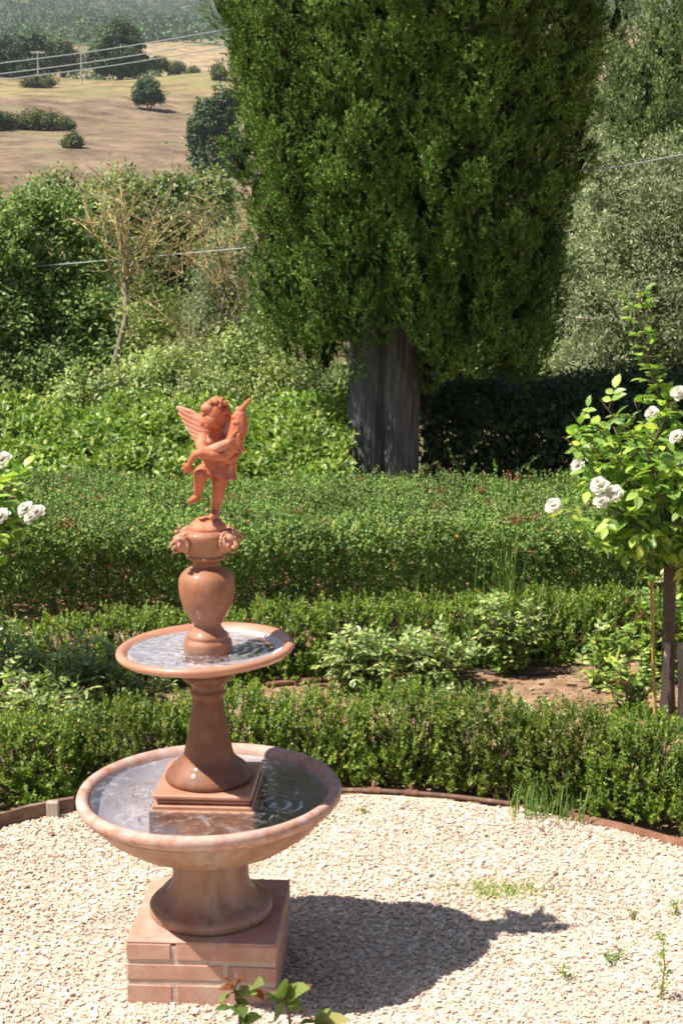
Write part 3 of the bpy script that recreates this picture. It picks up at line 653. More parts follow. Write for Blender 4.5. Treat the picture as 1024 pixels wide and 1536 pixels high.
chain(b, [c_(342,684,-.03),c_(346,698,-.028),c_(342,713,-.026)], [4*K,4.6*K,2.5*K])
remeshed(b, 'tunic', M['cherub'], .0018, cb, 1)
# fish held upright, water spout from its mouth
b = MB()
chain(b, [c_(338,684,-.052),c_(348,668,-.050),c_(356,652,-.046),c_(359,638,-.044),c_(360,624,-.044),c_(360.5,616,-.044)], [8*K,11.5*K,13.5*K,13.5*K,10.5*K,7.2*K])
chain(b, [c_(360,617,-.044),c_(367,608,-.046),c_(375,599,-.048)], [4.2*K,3.2*K,2.2*K])
bl(b,353,634,-.062,4,3.5,4); bl(b,356,634,-.066,2.2,2,2.2); bl(b,352,626,-.052,5,4,4)
for i in range(5): chain(b, [c_(357,662+i*1.5,-.05),c_(364+i*1.1-1,668+i*2.4,-.045)], [3.4*K,1.7*K])
chain(b, [c_(338,684,-.052),c_(318,683,-.068),c_(302,679,-.070),c_(292,683,-.066),c_(286,692,-.062),c_(284,699,-.060)], [8*K,7.5*K,6.6*K,5.4*K,4.4*K,4*K])
for (ex,ey) in ((276,697),(275,703),(278,708),(284,709),(289,705)): chain(b, [c_(283,699,-.060),c_(ex,ey,-.058)], [3.8*K,2.6*K])
remeshed(b, 'fish', M['cherub'], .0013, cb, 1)

# ------------------------------------------------------------------ plants
def boxshrub(x, y, wx, wy, h, mat, label, group, n=430, nl=12, leaf=.0215, loose=.0):
    loc = (x,y,0); t = thing('boxwood_shrub', loc, label, 'boxwood', group)
    mb = MB(); st = MB()
    d = rdir(n*2); d[:,2] = np.abs(d[:,2])*1.0-.15
    e = 3.2                                             # superellipsoid
    r = (np.abs(d[:,0])**e+np.abs(d[:,1])**e+np.abs(np.maximum(d[:,2],-.9))**e)**(-1/e)
    s = d*r[:,None]; s[:,2] = (s[:,2]+.15)/1.15
    lump = 1+.10*np.sin(s[:,0]*5+x*9)*np.sin(s[:,1]*4+2)+.08*np.sin(s[:,0]*11+x*5)+rng.normal(0,.06,len(s))
    depth = np.where(rng.uniform(size=len(s))<.72, rng.uniform(.80,1.0,len(s)), rng.uniform(.35,.8,len(s)))
    Pp = np.stack([x+s[:,0]*wx*depth*lump, y+s[:,1]*wy*depth*lump, np.maximum(.02, s[:,2]*h*depth*(.88+.12*lump)+rng.normal(0,.012,len(s)))],-1)
    D = np.stack([s[:,0]*.55, s[:,1]*.55, .8+s[:,2]*.7],-1)+rng.normal(0,.25,(len(s),3))
    Ls = rng.uniform(.035,.075,len(s))
    B = Pp-norm(D)*Ls[:,None]*.6
    shoots(mb, B, D, Ls, nl, leaf, 62, .66, L6)
    mb.build('foliage', mat, t)
    k = rng.choice(len(s), 90); base = np.stack([x+rng.normal(0,wx*.3,90), y+rng.normal(0,wy*.3,90), np.zeros(90)],-1)
    sticks(st, base, B[k], .004, .002); st.build('stems', M['twig'], t)
    return t
# front row, set 0.25 m behind the edging
fr_ = [(-190,'off',0),(-55,'',0),(85,'',0),(215,'y',0),(345,'',0),(470,'',0),(590,'',0),(700,'y',0),(815,'y',0),(905,'',0),(1010,'y',0),(1120,'',0)]
labs = ['low boxwood at the far left end of the front row',
        'low boxwood at the left edge of the photo above the edging board',
        'dark boxwood behind the left rim of the lower bowl',
        'yellow flecked boxwood left of the fountain column',
        'boxwood directly behind the fountain column',
        'dark green boxwood just right of the fountain column',
        'dark green boxwood behind the brown edging pipe',
        'yellowish boxwood at the end of the brown edging pipe',
        'yellow and brown boxwood behind the grass tuft',
        'green boxwood just left of the gap before the corner shrub',
        'front row boxwood at the right corner below the rose stakes',
        'front row boxwood past the right end of the tile']
for (px,k,_), lb in zip(fr_, labs):
    e = np.array([np.interp(G(px,1200)[0], EDGE[:,0], EDGE[:,0]), 0, 0]); 
    xx = e[0]; yy = np.interp(xx, EDGE[:,0], EDGE[:,1])
    i = np.argmin(np.abs(EDGE[:,0]-xx)); tv = norm(EDGE[min(i+1,len(EDGE)-1)]-EDGE[max(i-1,0)]); nv = np.array([-tv[1],tv[0],0])
    cpos = np.array([xx,yy,0])+nv*.25
    boxshrub(cpos[0], cpos[1], rng.uniform(.205,.235), .18, rng.uniform(.315,.36), M['boxy' if k == 'y' else 'box'], lb, 'front row of low boxwood')
labs = ['second row boxwood behind the left rose bushes','second row boxwood with upright tips left of the upper bowl','second row boxwood level with the left rim of the upper bowl','second row boxwood hidden behind the vase','second row boxwood just right of the vase','bright tipped second row boxwood above the blue leaved rose','second row boxwood behind the middle rose bush','second row boxwood behind the tall grass blades','dark second row boxwood above the bare soil','second row boxwood left of the bamboo cane','second row boxwood behind the rose trunk']
for px, lb in zip([-10,100,205,310,420,520,620,720,820,915,1020], labs):
    d = np.interp(px, [0,1000], [6.5,7.2]); boxshrub(X(px,d,.2), d, .23, .18, rng.uniform(.32,.37), M['box'], lb, 'second row of low boxwood', 330, 12, .0225)

# clipped hedge
def hedge():
    t = thing('clipped_hedge', (0,8.4,0), 'wide flat topped hedge with tiny reddish leaves in front of the cypress', 'hedge')
    mb = MB(); x0, x1, y0, y1, h = -3.3, 3.3, 7.52, 9.3, .56
    def bulge(x,y): return .018*np.sin(x*3.1+1)+.014*np.sin(y*4+x*2)+.012*np.sin(x*9+y*7)
    n = 15000
    x = rng.uniform(x0,x1,n); y = rng.uniform(y0-.05,y1,n)
    B = np.stack([x,y,h-.045+bulge(x,y)+rng.normal(0,.013,n)],-1)
    edge = np.clip((y0+.07-y)/.12,0,1); B[:,2] -= edge**2*.06
    D = np.array([0,-.1,1])+rng.normal(0,.55,(n,3)); shoots(mb, B, D, rng.uniform(.035,.075,n), 7, .028, 64, .66, L4)
    k = 9000; B = np.stack([rng.uniform(x0,x1,k), y0+.3+(y1-y0-.35)*rng.uniform(0,1,k)**1.5, rng.uniform(.05,h-.08,k)],-1); shoots(mb, B, rdir(k), .09, 7, .036, 64, .7, L4)
    n = 6500
    x = rng.uniform(x0,x1,n); z = rng.uniform(0,1,n)**.7*h
    D0 = 1; B = np.stack([x, y0+.06+.16*(1-z/h)**.6+.04*np.sin(x*4+z*6)+.02*np.sin(x*11+3*z)+rng.normal(0,.028,n), z],-1)
    D = np.array([0,-1,-.25])+rng.normal(0,.30,(n,3)); shoots(mb, B, D, rng.uniform(.04,.09,n), 7, .030, 60, .66, L4, up=0, jit=.2)
    n = 1500; B = np.stack([rng.uniform(x0,x1,n), np.full(n,y1)+rng.normal(0,.03,n), rng.uniform(0,1,n)*h],-1)
    shoots(mb, B, np.array([0,.9,.35])+rng.normal(0,.5,(n,3)), .08, 7, .026)
    for (px,py,tx,ty) in ((628,712,650,695),(690,712,672,672),(745,712,740,690),(770,712,806,684),(560,712,566,700),(640,712,632,700),(850,712,862,700),(705,712,712,697),(800,712,790,700)):
        A_ = P(px,py,9.3); B_ = P(tx,ty,9.3); shoots(mb, A_[None], (B_-A_)[None], np.linalg.norm(B_-A_), 16, .035, 60, .55, L6)
    rc_ = np.stack([rng.uniform(x0,x1,60), rng.uniform(y0,y1,60), np.full(60,h)],-1); pick = rng.integers(0,40,420)
    B = rc_[pick]+rng.normal(0,.035,(420,3))*np.array([1,1,.25]); shoots(mb, B, np.array([0,-.1,1])+rng.normal(0,.4,(420,3)), .05, 6, .022, 50, .6, L4, 1)
    mb.build('foliage', [M['hedge'],M['redleaf']], t)
    st = MB(); n = 500
    A_ = np.stack([rng.uniform(x0,x1,n), rng.uniform(y0+.5,y1-.2,n), np.zeros(n)],-1); B_ = A_+np.stack([rng.normal(0,.12,n),rng.normal(0,.12,n),rng.uniform(.35,.52,n)],-1)
    sticks(st, A_, B_, .006, .003); st.build('stems', M['twig'], t)
hedge()

# leafy bank behind the hedge
def bank(name, lab, cat, x0, x1, y0, y1, h0, h1, n, leaf, mat, seed, rag=.06):
    t = thing(name, ((x0+x1)/2,(y0+y1)/2,0), lab, cat)
    mb = MB(); x = rng.uniform(x0,x1,n); f = rng.uniform(0,1,n)
    y = y0+(y1-y0)*f
    top = h0+(h1-h0)*np.sin(np.clip(f*1.25,0,1)*PI/2)
    bump = rag*(np.sin(x*4+seed)+.7*np.sin(x*9+y*5+seed*2)+.6*np.sin(y*8-x*3))
    z = np.maximum(.02,(top+bump))*np.where(rng.uniform(size=n)<.75, rng.uniform(.86,1.02,n), rng.uniform(.3,.9,n))
    front = rng.uniform(size=n) < .22
    y = np.where(front, y0+rng.normal(0,.06,n), y); z = np.where(front, rng.uniform(.02,1,n)*h0, z)
    B = np.stack([x,y,z],-1)
    D = np.array([0,-.35,.7])+rng.normal(0,.6,(n,3))
    shoots(mb, B, D, rng.uniform(.07,.16,n), 5, leaf, 68, .75, L6, jit=.35)
    mb.build('foliage', mat, t)
    k = 260; A_ = np.stack([rng.uniform(x0,x1,k), rng.uniform(y0+.05,y1,k), np.zeros(k)],-1); st = MB()
    sticks(st, A_, A_+np.stack([rng.normal(0,.1,k),rng.normal(0,.1,k),rng.uniform(.5,.9,k)*h0],-1), .008, .004); st.build('stems', M['twig'], t)
bank('vine_bank', 'bright green broad leaved vine bank left of the cypress trunk', 'shrubbery', -4.2, .02, 9.75, 11.9, .40, .70, 10500, .074, M['vine'], 1.3)
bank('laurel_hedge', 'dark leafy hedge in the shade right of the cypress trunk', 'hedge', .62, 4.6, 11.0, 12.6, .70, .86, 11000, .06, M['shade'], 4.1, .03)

# cypresses
def cypress(name, cx, cy, zlo, prof, trunk, mat, lab, nclump, per, plume, leaf, zfull, trunkpts, cut=None, lumps=.42):
    t = thing(name, (trunkpts[0][0],trunkpts[0][1],hz(np.array(0.),np.array(cy))*1.0), lab, 'cypress', None)
    zs, rs = np.array([p[0] for p in prof]), np.array([p[1] for p in prof])
    Cs, Os, Ss = [], [], []
    z = zlo; row = 0
    while z < zfull:                       # rows of upright plumes, staggered like a real cypress' skin
        big = 1.0 if z < 4.4 else 1.7
        R0 = float(np.interp(z, zs, rs)); m = max(6, int(2*PI*R0/(plume*.47*big)))
        th = (np.arange(m)+.5*(row%2)+rng.normal(0,.30,m))/m*2*PI
        zz = z+rng.normal(0,.30,m)*plume; sz = plume*big*np.exp(rng.normal(0,.28,m))
        r = np.interp(zz, zs, rs)*(1+.03*np.sin(3*th+zz)+.02*np.sin(7*th+2*zz))+rng.normal(0,lumps*.36,m)-.08*plume/.33+.15*R0/1.3*(np.abs(np.sin(5.5*th+.9*np.sin(1.4*zz)))**.7-.72)
        keep = rng.uniform(size=m) > .07
        Cs.append(np.stack([cx(zz)+r*np.cos(th), cy+r*np.sin(th), zz],-1)[keep]); Os.append(np.stack([np.cos(th),np.sin(th),0*th],-1)[keep]); Ss.append(sz[keep])
        k = m//2; th = rng.uniform(0,2*PI,k); zz = z+rng.uniform(0,plume*.6*big,k); r = np.interp(zz,zs,rs)*rng.uniform(.30,.74,k)      # inner growth
        Cs.append(np.stack([cx(zz)+r*np.cos(th), cy+r*np.sin(th), zz],-1)); Os.append(np.stack([np.cos(th),np.sin(th),0*th],-1)); Ss.append(np.full(k, plume*big*1.2))
        z += plume*.42*big; row += 1
    C = np.concatenate(Cs); out = np.concatenate(Os); pl = np.concatenate(Ss)[:,None]
    if cut is not None:
        ok = cut(C, None); C, out, pl = C[ok], out[ok], pl[ok]
    n = len(C); print(name, 'plumes', n)
    ax = norm(np.array([0,0,1.])+out*rng.uniform(.12,.5,(n,1))+rng.normal(0,.12,(n,3)))
    ns = max(4, per//9); f = rng.uniform(0,1,(n,ns)); wv = .235*np.sin(np.clip(f*.93+.07,0,1)*PI)**.8
    a = rng.uniform(0,2*PI,(n,ns)); ref = norm(np.cross(ax, rdir(n))); w2 = np.cross(ax,ref)
    rad = np.cos(a)[...,None]*ref[:,None]+np.sin(a)[...,None]*w2[:,None]
    rr = rng.uniform(.45,1.08,(n,ns))
    sp = (C[:,None]+ax[:,None]*((f-.4)*pl)[...,None]+rad*(wv*pl*rr)[...,None]).reshape(-1,3)      # spray bases
    sa = norm(ax[:,None]*.9+rad*.5+rng.normal(0,.25,(n,ns,3))).reshape(-1,3)
    m_ = len(sp); k_ = 9; t_ = np.linspace(0,1,k_); sl = leaf*1.25*rng.uniform(.7,1.3,(m_,1))
    side = norm(np.cross(sa, rdir(m_))); up_ = np.cross(side, sa); sgn = np.where(np.arange(k_)%2 == 0, 1., -1.)
    pos = sp[:,None]+sa[:,None]*(t_*sl)[...,None]
    D = sa[:,None]*.8+side[:,None]*sgn[None,:,None]*.75*(1-.6*t_)[None,:,None]+rng.normal(0,.28,(m_,k_,3))
    oo = np.repeat((rad*.55+out[:,None]*1.2).reshape(-1,3)[:,None], k_, 1); U = oo+up_[:,None]*.2+rng.normal(0,.26,D.shape)
    mb = MB()
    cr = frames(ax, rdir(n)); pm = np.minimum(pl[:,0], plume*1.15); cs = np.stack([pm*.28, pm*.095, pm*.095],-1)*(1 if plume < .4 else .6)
    tv = ICO1[0][None]*cs[:,None]*rng.uniform(.75,1.2,(n,12,1))  # solid core added in each plume so light cannot pass through
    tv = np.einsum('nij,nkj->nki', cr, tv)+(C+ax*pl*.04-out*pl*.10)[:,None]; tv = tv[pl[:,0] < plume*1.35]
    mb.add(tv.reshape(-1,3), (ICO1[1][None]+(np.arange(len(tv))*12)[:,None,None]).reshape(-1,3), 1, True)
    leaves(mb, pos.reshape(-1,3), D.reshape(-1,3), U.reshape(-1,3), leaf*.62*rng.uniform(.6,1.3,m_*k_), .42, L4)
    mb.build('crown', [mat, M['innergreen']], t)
    tb = MB(); trunk(tb)
    k = 160; hi_ = np.flatnonzero(C[:,2] > zlo+1.0); sel = rng.choice(hi_, k); A_ = np.stack([cx(C[sel,2])*.0+trunkpts[0][0]+.0*C[sel,0], np.full(k,trunkpts[0][1]), C[sel,2]-.25],-1)
    sticks(tb, A_, C[sel]-out[sel]*.08, .02, .006, 1); tb.build('trunk', [M['bark'], M['twig']], t)
    return t
TX, TYY = X(574,10.75,.5), 10.75
def bigtrunk(tb):
    na, nz = 200, 60; V = []
    for j in range(nz):
        z = -.05+ (6.0)*(j/(nz-1))**1.5; tt = z/6
        for k in range(na):
            a = k/na*2*PI
            r = .236*(1-.72*max(0,tt-.25))*(1+.02*math.exp(-max(z,0)*4))
            r *= 1+.06*math.sin(5*a+.8)+.035*math.sin(9*a+z)-.17*math.exp(-((((a-1.5*PI+.05)+PI)%(2*PI)-PI)/.14)**2)
            r *= 1+.018*math.sin(23*a+3*math.sin(1.7*z)+1.5*math.sin(5*z+a*3))+.016*math.sin(41*a+4*math.sin(2.3*z+1)+2*math.sin(9*z))+.008*math.sin(77*a+6*z)
            V.append((TX+r*math.cos(a)*1.04, TYY+r*math.sin(a), z))
    tb.add(V, [(j*na+k,j*na+(k+1)%na,(j+1)*na+(k+1)%na,(j+1)*na+k) for j in range(nz-1) for k in range(na)], 0, True)
CX = lambda z: np.interp(z, [.9,1.08,1.37,1.85,2.33,2.8,3.7,6,9], [.75,.58,.53,.475,.485,.51,.535,.5,.48])
prof = [(.85,.55),(1.07,.86),(1.365,.97),(1.85,1.06),(2.33,1.14),(2.8,1.215),(3.27,1.255),(3.72,1.28),(5,1.3),(6.5,1.0),(8,.6),(9,.12)]
def cutlow(C, th):                     # foliage stops higher on the left and in front of the trunk than on the right
    dx = C[:,0]-TX
    lim = np.where(dx < -.2, 1.21+.05*np.sin(C[:,0]*9), np.where(dx < .22, 1.44, 1.13+.06*np.sin(C[:,0]*8)))
    lim = lim + np.where(C[:,1] > 11.2, -.05, 0)
    return C[:,2] > lim
cypress('cypress_tree', CX, 10.95, .95, prof, bigtrunk, M['cypress'], 'huge dark green cypress with a thick grey trunk behind the hedge', 0, 720, .33, .040, 9.0, [(TX,TYY)], cutlow, .22)
c2x = X(1035,20.5,3); 
def smalltrunk(tb): tube(tb, [(c2x,20.5,-1.6),(c2x,20.5,2),(c2x+.05,20.5,6)], [.2,.16,.06], 10)
cypress('cypress_tree', lambda z: c2x+0*z, 20.5, .4, [(.4,.9),(1.5,1.25),(3,1.3),(5,1.15),(7,.75),(9,.1)], smalltrunk, M['cypress2'], 'paler cypress behind the olive at the top right', 0, 400, .50, .075, 9.0, [(c2x,20.5)], None, .5)

# olive, oaks and thicket
def limbs(mb, base, targets, r0, r1, sag=.15, seg=6, mat=0):
    for tg in targets:
        base_ = np.array(base); tg = np.array(tg); mid = (base_*.5+tg*.5)+np.array([0,0,-sag*.2])+rng.normal(0,.06,3)*np.linalg.norm(tg-base_)
        tube(mb, spline([base_, mid, tg], 4), np.linspace(r0,r1,9), seg, mat)
def tree(name, lab, cat, px, py_base, d, lobes_px, nclump, nleaf, rc, leaf, mat, tmpl=L4, W=.55, bark='twig', r0=.05, group=None, shell=.5, zbase=None, droop=0., depth=1.0, up=.55):
    """lobes_px: (px, py, half width px, half height px, depth offset m)"""
    k = d/F*1.02
    zb = float(hz(np.array(0.), np.array(d))) if zbase is None else zbase
    root = P(px, py_base, d); loc = (root[0], d, zb)
    t = thing(name, loc, lab, cat, group)
    lobes = [(P(a,b,d+e), np.array([w*k, (w+h)/2*k*depth, h*k])) for a,b,w,h,e in lobes_px]
    mb = MB(); cc = clumped(mb, lobes, nclump, nleaf, rc, leaf, W, tmpl, 0, up, shell, droop); mb.build('crown', mat, t)
    tb = MB(); base = np.array(loc)
    limbs(tb, base, [l[0] for l in lobes], r0, r0*.45)
    for l in lobes:
        s_ = [c for c in cc if np.linalg.norm((c-l[0])/l[1]) < 1.05]
        s_ = [s_[i] for i in rng.choice(len(s_), min(10,len(s_)), replace=False)] if s_ else []
        limbs(tb, l[0], s_, r0*.4, r0*.1, .05, 4)
    tb.build('trunk', M[bark], t)
    return t
tree('olive_tree','silvery olive tree right of the big cypress','olive tree',1000,600,15,[(960,330,105,110,0),(1000,440,140,110,-.2),(900,430,65,90,.2),(930,540,100,60,0),(1060,330,100,120,0),(1060,520,120,90,0),(900,250,35,50,.3),(880,560,60,40,0),(960,590,80,35,0)],1150,90,.17,.050,M['olive'],L4,.34,'greybark',.08,shell=.35)
tree('wild_bush','dark bushy growth behind the olive and below the paler cypress','bush',960,560,24,[(900,300,60,90,0),(860,430,50,90,0),(980,420,80,120,0),(1060,400,80,140,0),(880,540,70,60,0),(1000,560,90,60,0),(820,560,50,50,.5),(780,480,50,90,1)],620,70,.32,.085,M['dark'],L6,.6,'twig',.06)
tree('oak_tree','leafy green oak filling the left edge above the vine bank','oak',60,620,13.2,[(20,370,60,60,0),(90,335,42,38,.3),(60,430,55,45,.1),(10,490,70,60,-.1),(120,470,62,55,.1),(60,560,80,50,-.3),(160,540,50,50,0),(-80,450,100,140,0),(135,390,32,30,.3),(45,310,28,26,.2)],1700,42,.125,.048,M['oak'],L6,.6,'greybark',.06,shell=.15)
tree('wild_bush','mid green bush along the foot of the brown field','bush',200,420,21,[(80,298,42,32,0),(140,322,45,35,.2),(185,300,42,38,0),(250,292,40,28,0),(280,318,40,30,.2),(318,300,32,40,.5),(40,326,45,30,.5),(-40,330,60,50,.5),(215,330,50,30,.3)],1000,46,.20,.070,M['thick'],L6,.6,'twig',.05,shell=.2)
tree('wild_bush','very dark bush behind the bare yellow branches','bush',280,470,18.5,[(270,360,60,55,0),(220,420,70,60,0),(310,420,50,60,0),(150,390,60,60,.5),(330,350,30,40,.4)],800,46,.17,.060,M['dark'],L6,.6,'twig',.05,shell=.2)
tree('olive_tree','young grey green olive left of the cypress crown','olive tree',330,560,15.5,[(335,425,45,60,0),(310,480,50,50,0),(370,500,50,55,0),(345,370,25,35,0)],420,48,.14,.055,M['olive'],L4,.28,'greybark',.04,shell=.35)
tree('scrub_bush','yellowish loose scrub behind the cherub','bush',290,600,12.45,[(260,560,75,55,0),(360,545,60,60,.2),(410,500,35,70,.4),(230,470,50,60,.6),(420,570,60,45,0),(310,590,70,35,-.3)],700,30,.15,.045,M['scrub'],L4,.5,'lichen',.03,shell=.2)
tree('scrub_bush','grey green scrub just left of the cypress trunk','bush',470,620,13.6,[(470,585,55,40,0),(420,600,50,35,-.2),(520,590,40,45,.2)],380,36,.13,.045,M['thick'],L4,.5,'twig',.025,shell=.2)
tree('scrub_bush','sunlit scrub glimpsed under the crown right of the trunk','bush',650,620,15,[(650,560,40,50,0),(690,590,60,35,0),(740,520,50,60,.3),(640,480,40,60,.4),(800,560,60,50,.3)],420,36,.16,.055,M['scrub'],L6,.5,'twig',.03,shell=.2)
tree('wild_bush','green bush between the oak and the scrub','bush',170,610,12.6,[(190,590,60,40,0),(120,600,50,35,0),(240,600,40,30,-.1)],420,40,.11,.045,M['scrub'],L6,.6,'twig',.03,shell=.2)

# two nearly bare trees with lichen-yellow branches
def bare(name, lab, trunk, branches, d, r0, matn, leafn):
    t = thing(name, (P(*trunk[0],d)[0], d, float(hz(np.array(0.),np.array(d)))), lab, 'tree')
    tb = MB(); pts = [P(*trunk[0],d)*np.array([1,1,0])+np.array([0,0,float(hz(np.array(0.),np.array(d)))])]+[P(a,b,d) for a,b in trunk]
    pts = spline(pts, 5); tube(tb, pts, np.linspace(r0,r0*.55,len(pts)), 8, 1)
    tips = []
    for br in branches:
        b0 = [P(a,b,d+rng.normal(0,.12)*i) for i,(a,b) in enumerate(br)]
        p = spline(b0, 5); p += rng.normal(0,.012,p.shape); tube(tb, p, np.linspace(r0*.42,r0*.12,len(p)), 6)
        for k in range(13):
            i = rng.integers(len(p)//4, len(p)); s = p[i]; e = s+np.array([rng.normal(0,.22),rng.normal(0,.2),rng.uniform(.05,.42)])
            q = spline([s,(s+e)/2+rng.normal(0,.04,3),e],3); tube(tb, q, np.linspace(r0*.16,r0*.05,len(q)), 4)
            tips.append(e)
            for _ in range(4):
                j = q[rng.integers(1,len(q))]; e2 = j+np.array([rng.normal(0,.13),rng.normal(0,.1),rng.uniform(0,.2)]); tube(tb, [j,(j+e2)/2+rng.normal(0,.015,3),e2], [r0*.08,r0*.06,r0*.03], 3); tips.append(e2)
    tb.build('trunk', [M[matn], M['greybark']], t)
    mb = MB(); tips = np.array(tips); sel = rng.choice(len(tips), leafn)
    Pp = tips[sel]+rng.normal(0,.06,(leafn,3)); leaves(mb, Pp, rdir(leafn), rdir(leafn)+np.array([0,0,.6]), .045*rng.uniform(.6,1.2,leafn), .5, L6); mb.build('leaves', M['scrub'], t)
bare('bare_tree','bare tree with yellow lichen branches above the oak',[(165,585),(176,530),(190,470),(188,420)],[[(190,450),(165,390),(130,335)],[(188,420),(190,360),(182,285)],[(188,430),(205,380),(250,305)],[(190,455),(235,430),(285,405)],[(188,410),(178,350),(150,300)],[(190,440),(215,400),(235,360)]],12.85,.036,'lichen',260)
bare('bare_tree','slender leaning tree with fine yellow twigs beside the cypress',[(283,600),(300,550),(325,500),(338,440)],[[(338,450),(345,390),(362,335)],[(332,470),(318,410),(310,350)],[(340,430),(325,370),(318,310)],[(325,500),(355,460),(372,420)],[(300,550),(280,510),(258,480)],[(338,440),(300,400),(275,375)]],12.8,.029,'lichen',200)

# ------------------------------------------------------------------ roses
def bloom(mb, c, r, facing):
    f = norm(np.array(facing, float)); Rm = frames(np.cross(f,[.3,.2,.9])[None], f[None])[0]
    for ringi, (n, tilt, ln, hh) in enumerate(((8,.25,1.0,-.15),(8,.55,.92,.0),(7,.9,.78,.15),(6,1.2,.6,.3),(5,1.45,.42,.42))):
        for k in range(n):
            a = k/n*2*PI+ringi*.4+rng.normal(0,.12); tl_ = tilt+rng.normal(0,.12)
            dl = np.array([math.cos(a)*math.cos(tl_), math.sin(a)*math.cos(tl_), math.sin(tl_)]); ul = np.array([-math.cos(a)*math.sin(tl_), -math.sin(a)*math.sin(tl_), math.cos(tl_)])
            base = np.array([0,0,hh*r*.4])
            V = np.array([(0,-.12,0),(0,.12,0),(.45,.42,.10),(.45,-.42,.10),(.85,.40,.02),(.85,-.40,.02),(1.05,.15,-.16),(1.05,-.15,-.16),(.5,0,-.05)])*r*ln*rng.uniform(.9,1.1)
            Rl = np.stack([dl, np.cross(ul,dl), ul], -1)
            W_ = (V@Rl.T+base)@Rm.T+c
            mb.add(W_, [(0,1,8),(1,2,8),(2,4,8),(4,6,8),(6,7,8),(7,5,8),(5,3,8),(3,0,8)], 0, True)
def cane(mb, st, pts, r, nleafsets, leaf, mat=0, tmpl=L10, W=.58, spread=.06):
    """rose cane with pinnate leaf sets of five leaflets"""
    p = spline(pts, 6); tube(st, p, np.linspace(r,r*.5,len(p)), 5)
    for k in range(nleafsets):
        f = (k+.6)/nleafsets; i = min(len(p)-2, int(f*(len(p)-1))); s = p[i]; tan = norm(p[i+1]-p[i])
        a = k*2.4+rng.normal(0,.4); ref = norm(np.cross(tan, [.3,.5,.2])); rad = ref*math.cos(a)+np.cross(tan,ref)*math.sin(a)
        ax = norm(rad*.9+tan*.35+np.array([0,0,.15])+rng.normal(0,.15,3)); ln = spread*rng.uniform(.8,1.3)
        sticks(st, [s], [s+ax*ln], .0014, .0008)
        side = norm(np.cross(ax, [0,0,1.])+rng.normal(0,.1,3)); upv = np.cross(side, ax)+np.array([0,0,.5])+rng.normal(0,.25,3)
        pos = []; ds = []
        for (ff,sd_) in ((.45,-1),(.45,1),(.75,-1),(.75,1),(1.,0)):
            pos.append(s+ax*ln*ff); ds.append(ax*(.5 if sd_ else 1)+side*sd_*.9+np.array([0,0,-.18]))
        leaves(mb, np.array(pos), np.array(ds)+rng.normal(0,.15,(5,3)), np.tile(upv,(5,1))+rng.normal(0,.15,(5,3)), leaf*rng.uniform(.75,1.15,5), W, tmpl, mat)
def rosebush(loc, lab, group, w, h, ncane, leaf, mats, nsets=9, lean=(0,0), name='rose_bush', mix=0.1):
    t = thing(name, loc, lab, 'rose', group); mb = MB(); st = MB(); loc = np.array(loc)
    for k in range(ncane):
        a = rng.uniform(0,2*PI); rr = w*math.sqrt(rng.uniform(.05,1)); top = np.array([rr*math.cos(a)+lean[0], rr*math.sin(a)*.8+lean[1], h*rng.uniform(.55,1.05)*(1-.35*(rr/w)**2)])
        b0 = loc+rng.normal(0,.02,3)*np.array([1,1,0]); mid = loc+top*np.array([.4,.4,.6])+rng.normal(0,.03,3)
        cane(mb, st, [b0, mid, loc+top], .005, nsets, leaf, 1 if rng.uniform() < mix else 0, L6 if leaf < .04 else L10)
    mb.build('foliage', mats, t); st.build('canes', M['weed'] if False else M['twig'], t); return t
BR = [M['bluerose'], M['rose']]
grp = 'low rose bushes in the bed'
rosebush(G(10,1075), 'blue green rose bush at the left edge of the bed', grp, .26, .44, 54, .034, BR)
rosebush(G(125,1085), 'blue green rose bush left of the fountain bowls', grp, .24, .40, 50, .034, BR)
rosebush(G(65,1120), 'low rose bush sprawling over the leftmost boxwood', grp, .26, .34, 34, .034, BR)
rosebush(G(200,1075), 'low rose bush half hidden by the upper bowl', grp, .18, .22, 22, .032, BR)
rosebush(G(545,1040), 'bluish leaved rose bush right of the upper bowl', grp, .22, .29, 52, .036, BR)
rosebush(G(650,1030), 'spreading bluish rose bush in the middle of the bed', grp, .22, .27, 46, .036, BR)
rosebush(G(765,1012), 'taller rose bush with bare stems in front of the second boxwood row', grp, .17, .44, 24, .036, BR, 9)
rosebush(G(910,1030), 'rose bush left of the bamboo cane over bare soil', grp, .17, .30, 20, .038, [M['bluerose'],M['rose']], 8, mix=.5)
rosebush(G(690,1085), 'small sparse rose behind the yellowish boxwood', grp, .16, .17, 14, .028, BR, 7)
rosebush(G(790,1100), 'thin young rose on the bare soil', grp, .13, .18, 9, .028, BR, 7)
rosebush(G(945,1075), 'sparse green rose at the foot of the bamboo cane', grp, .12, .30, 11, .036, [M['rose'],M['redleaf']], 8, mix=.2)
rosebush(G(985,1020), 'yellow green young rose behind the rose trunk', grp, .16, .55, 16, .045, [M['rose'],M['redleaf']], 9, mix=.15)

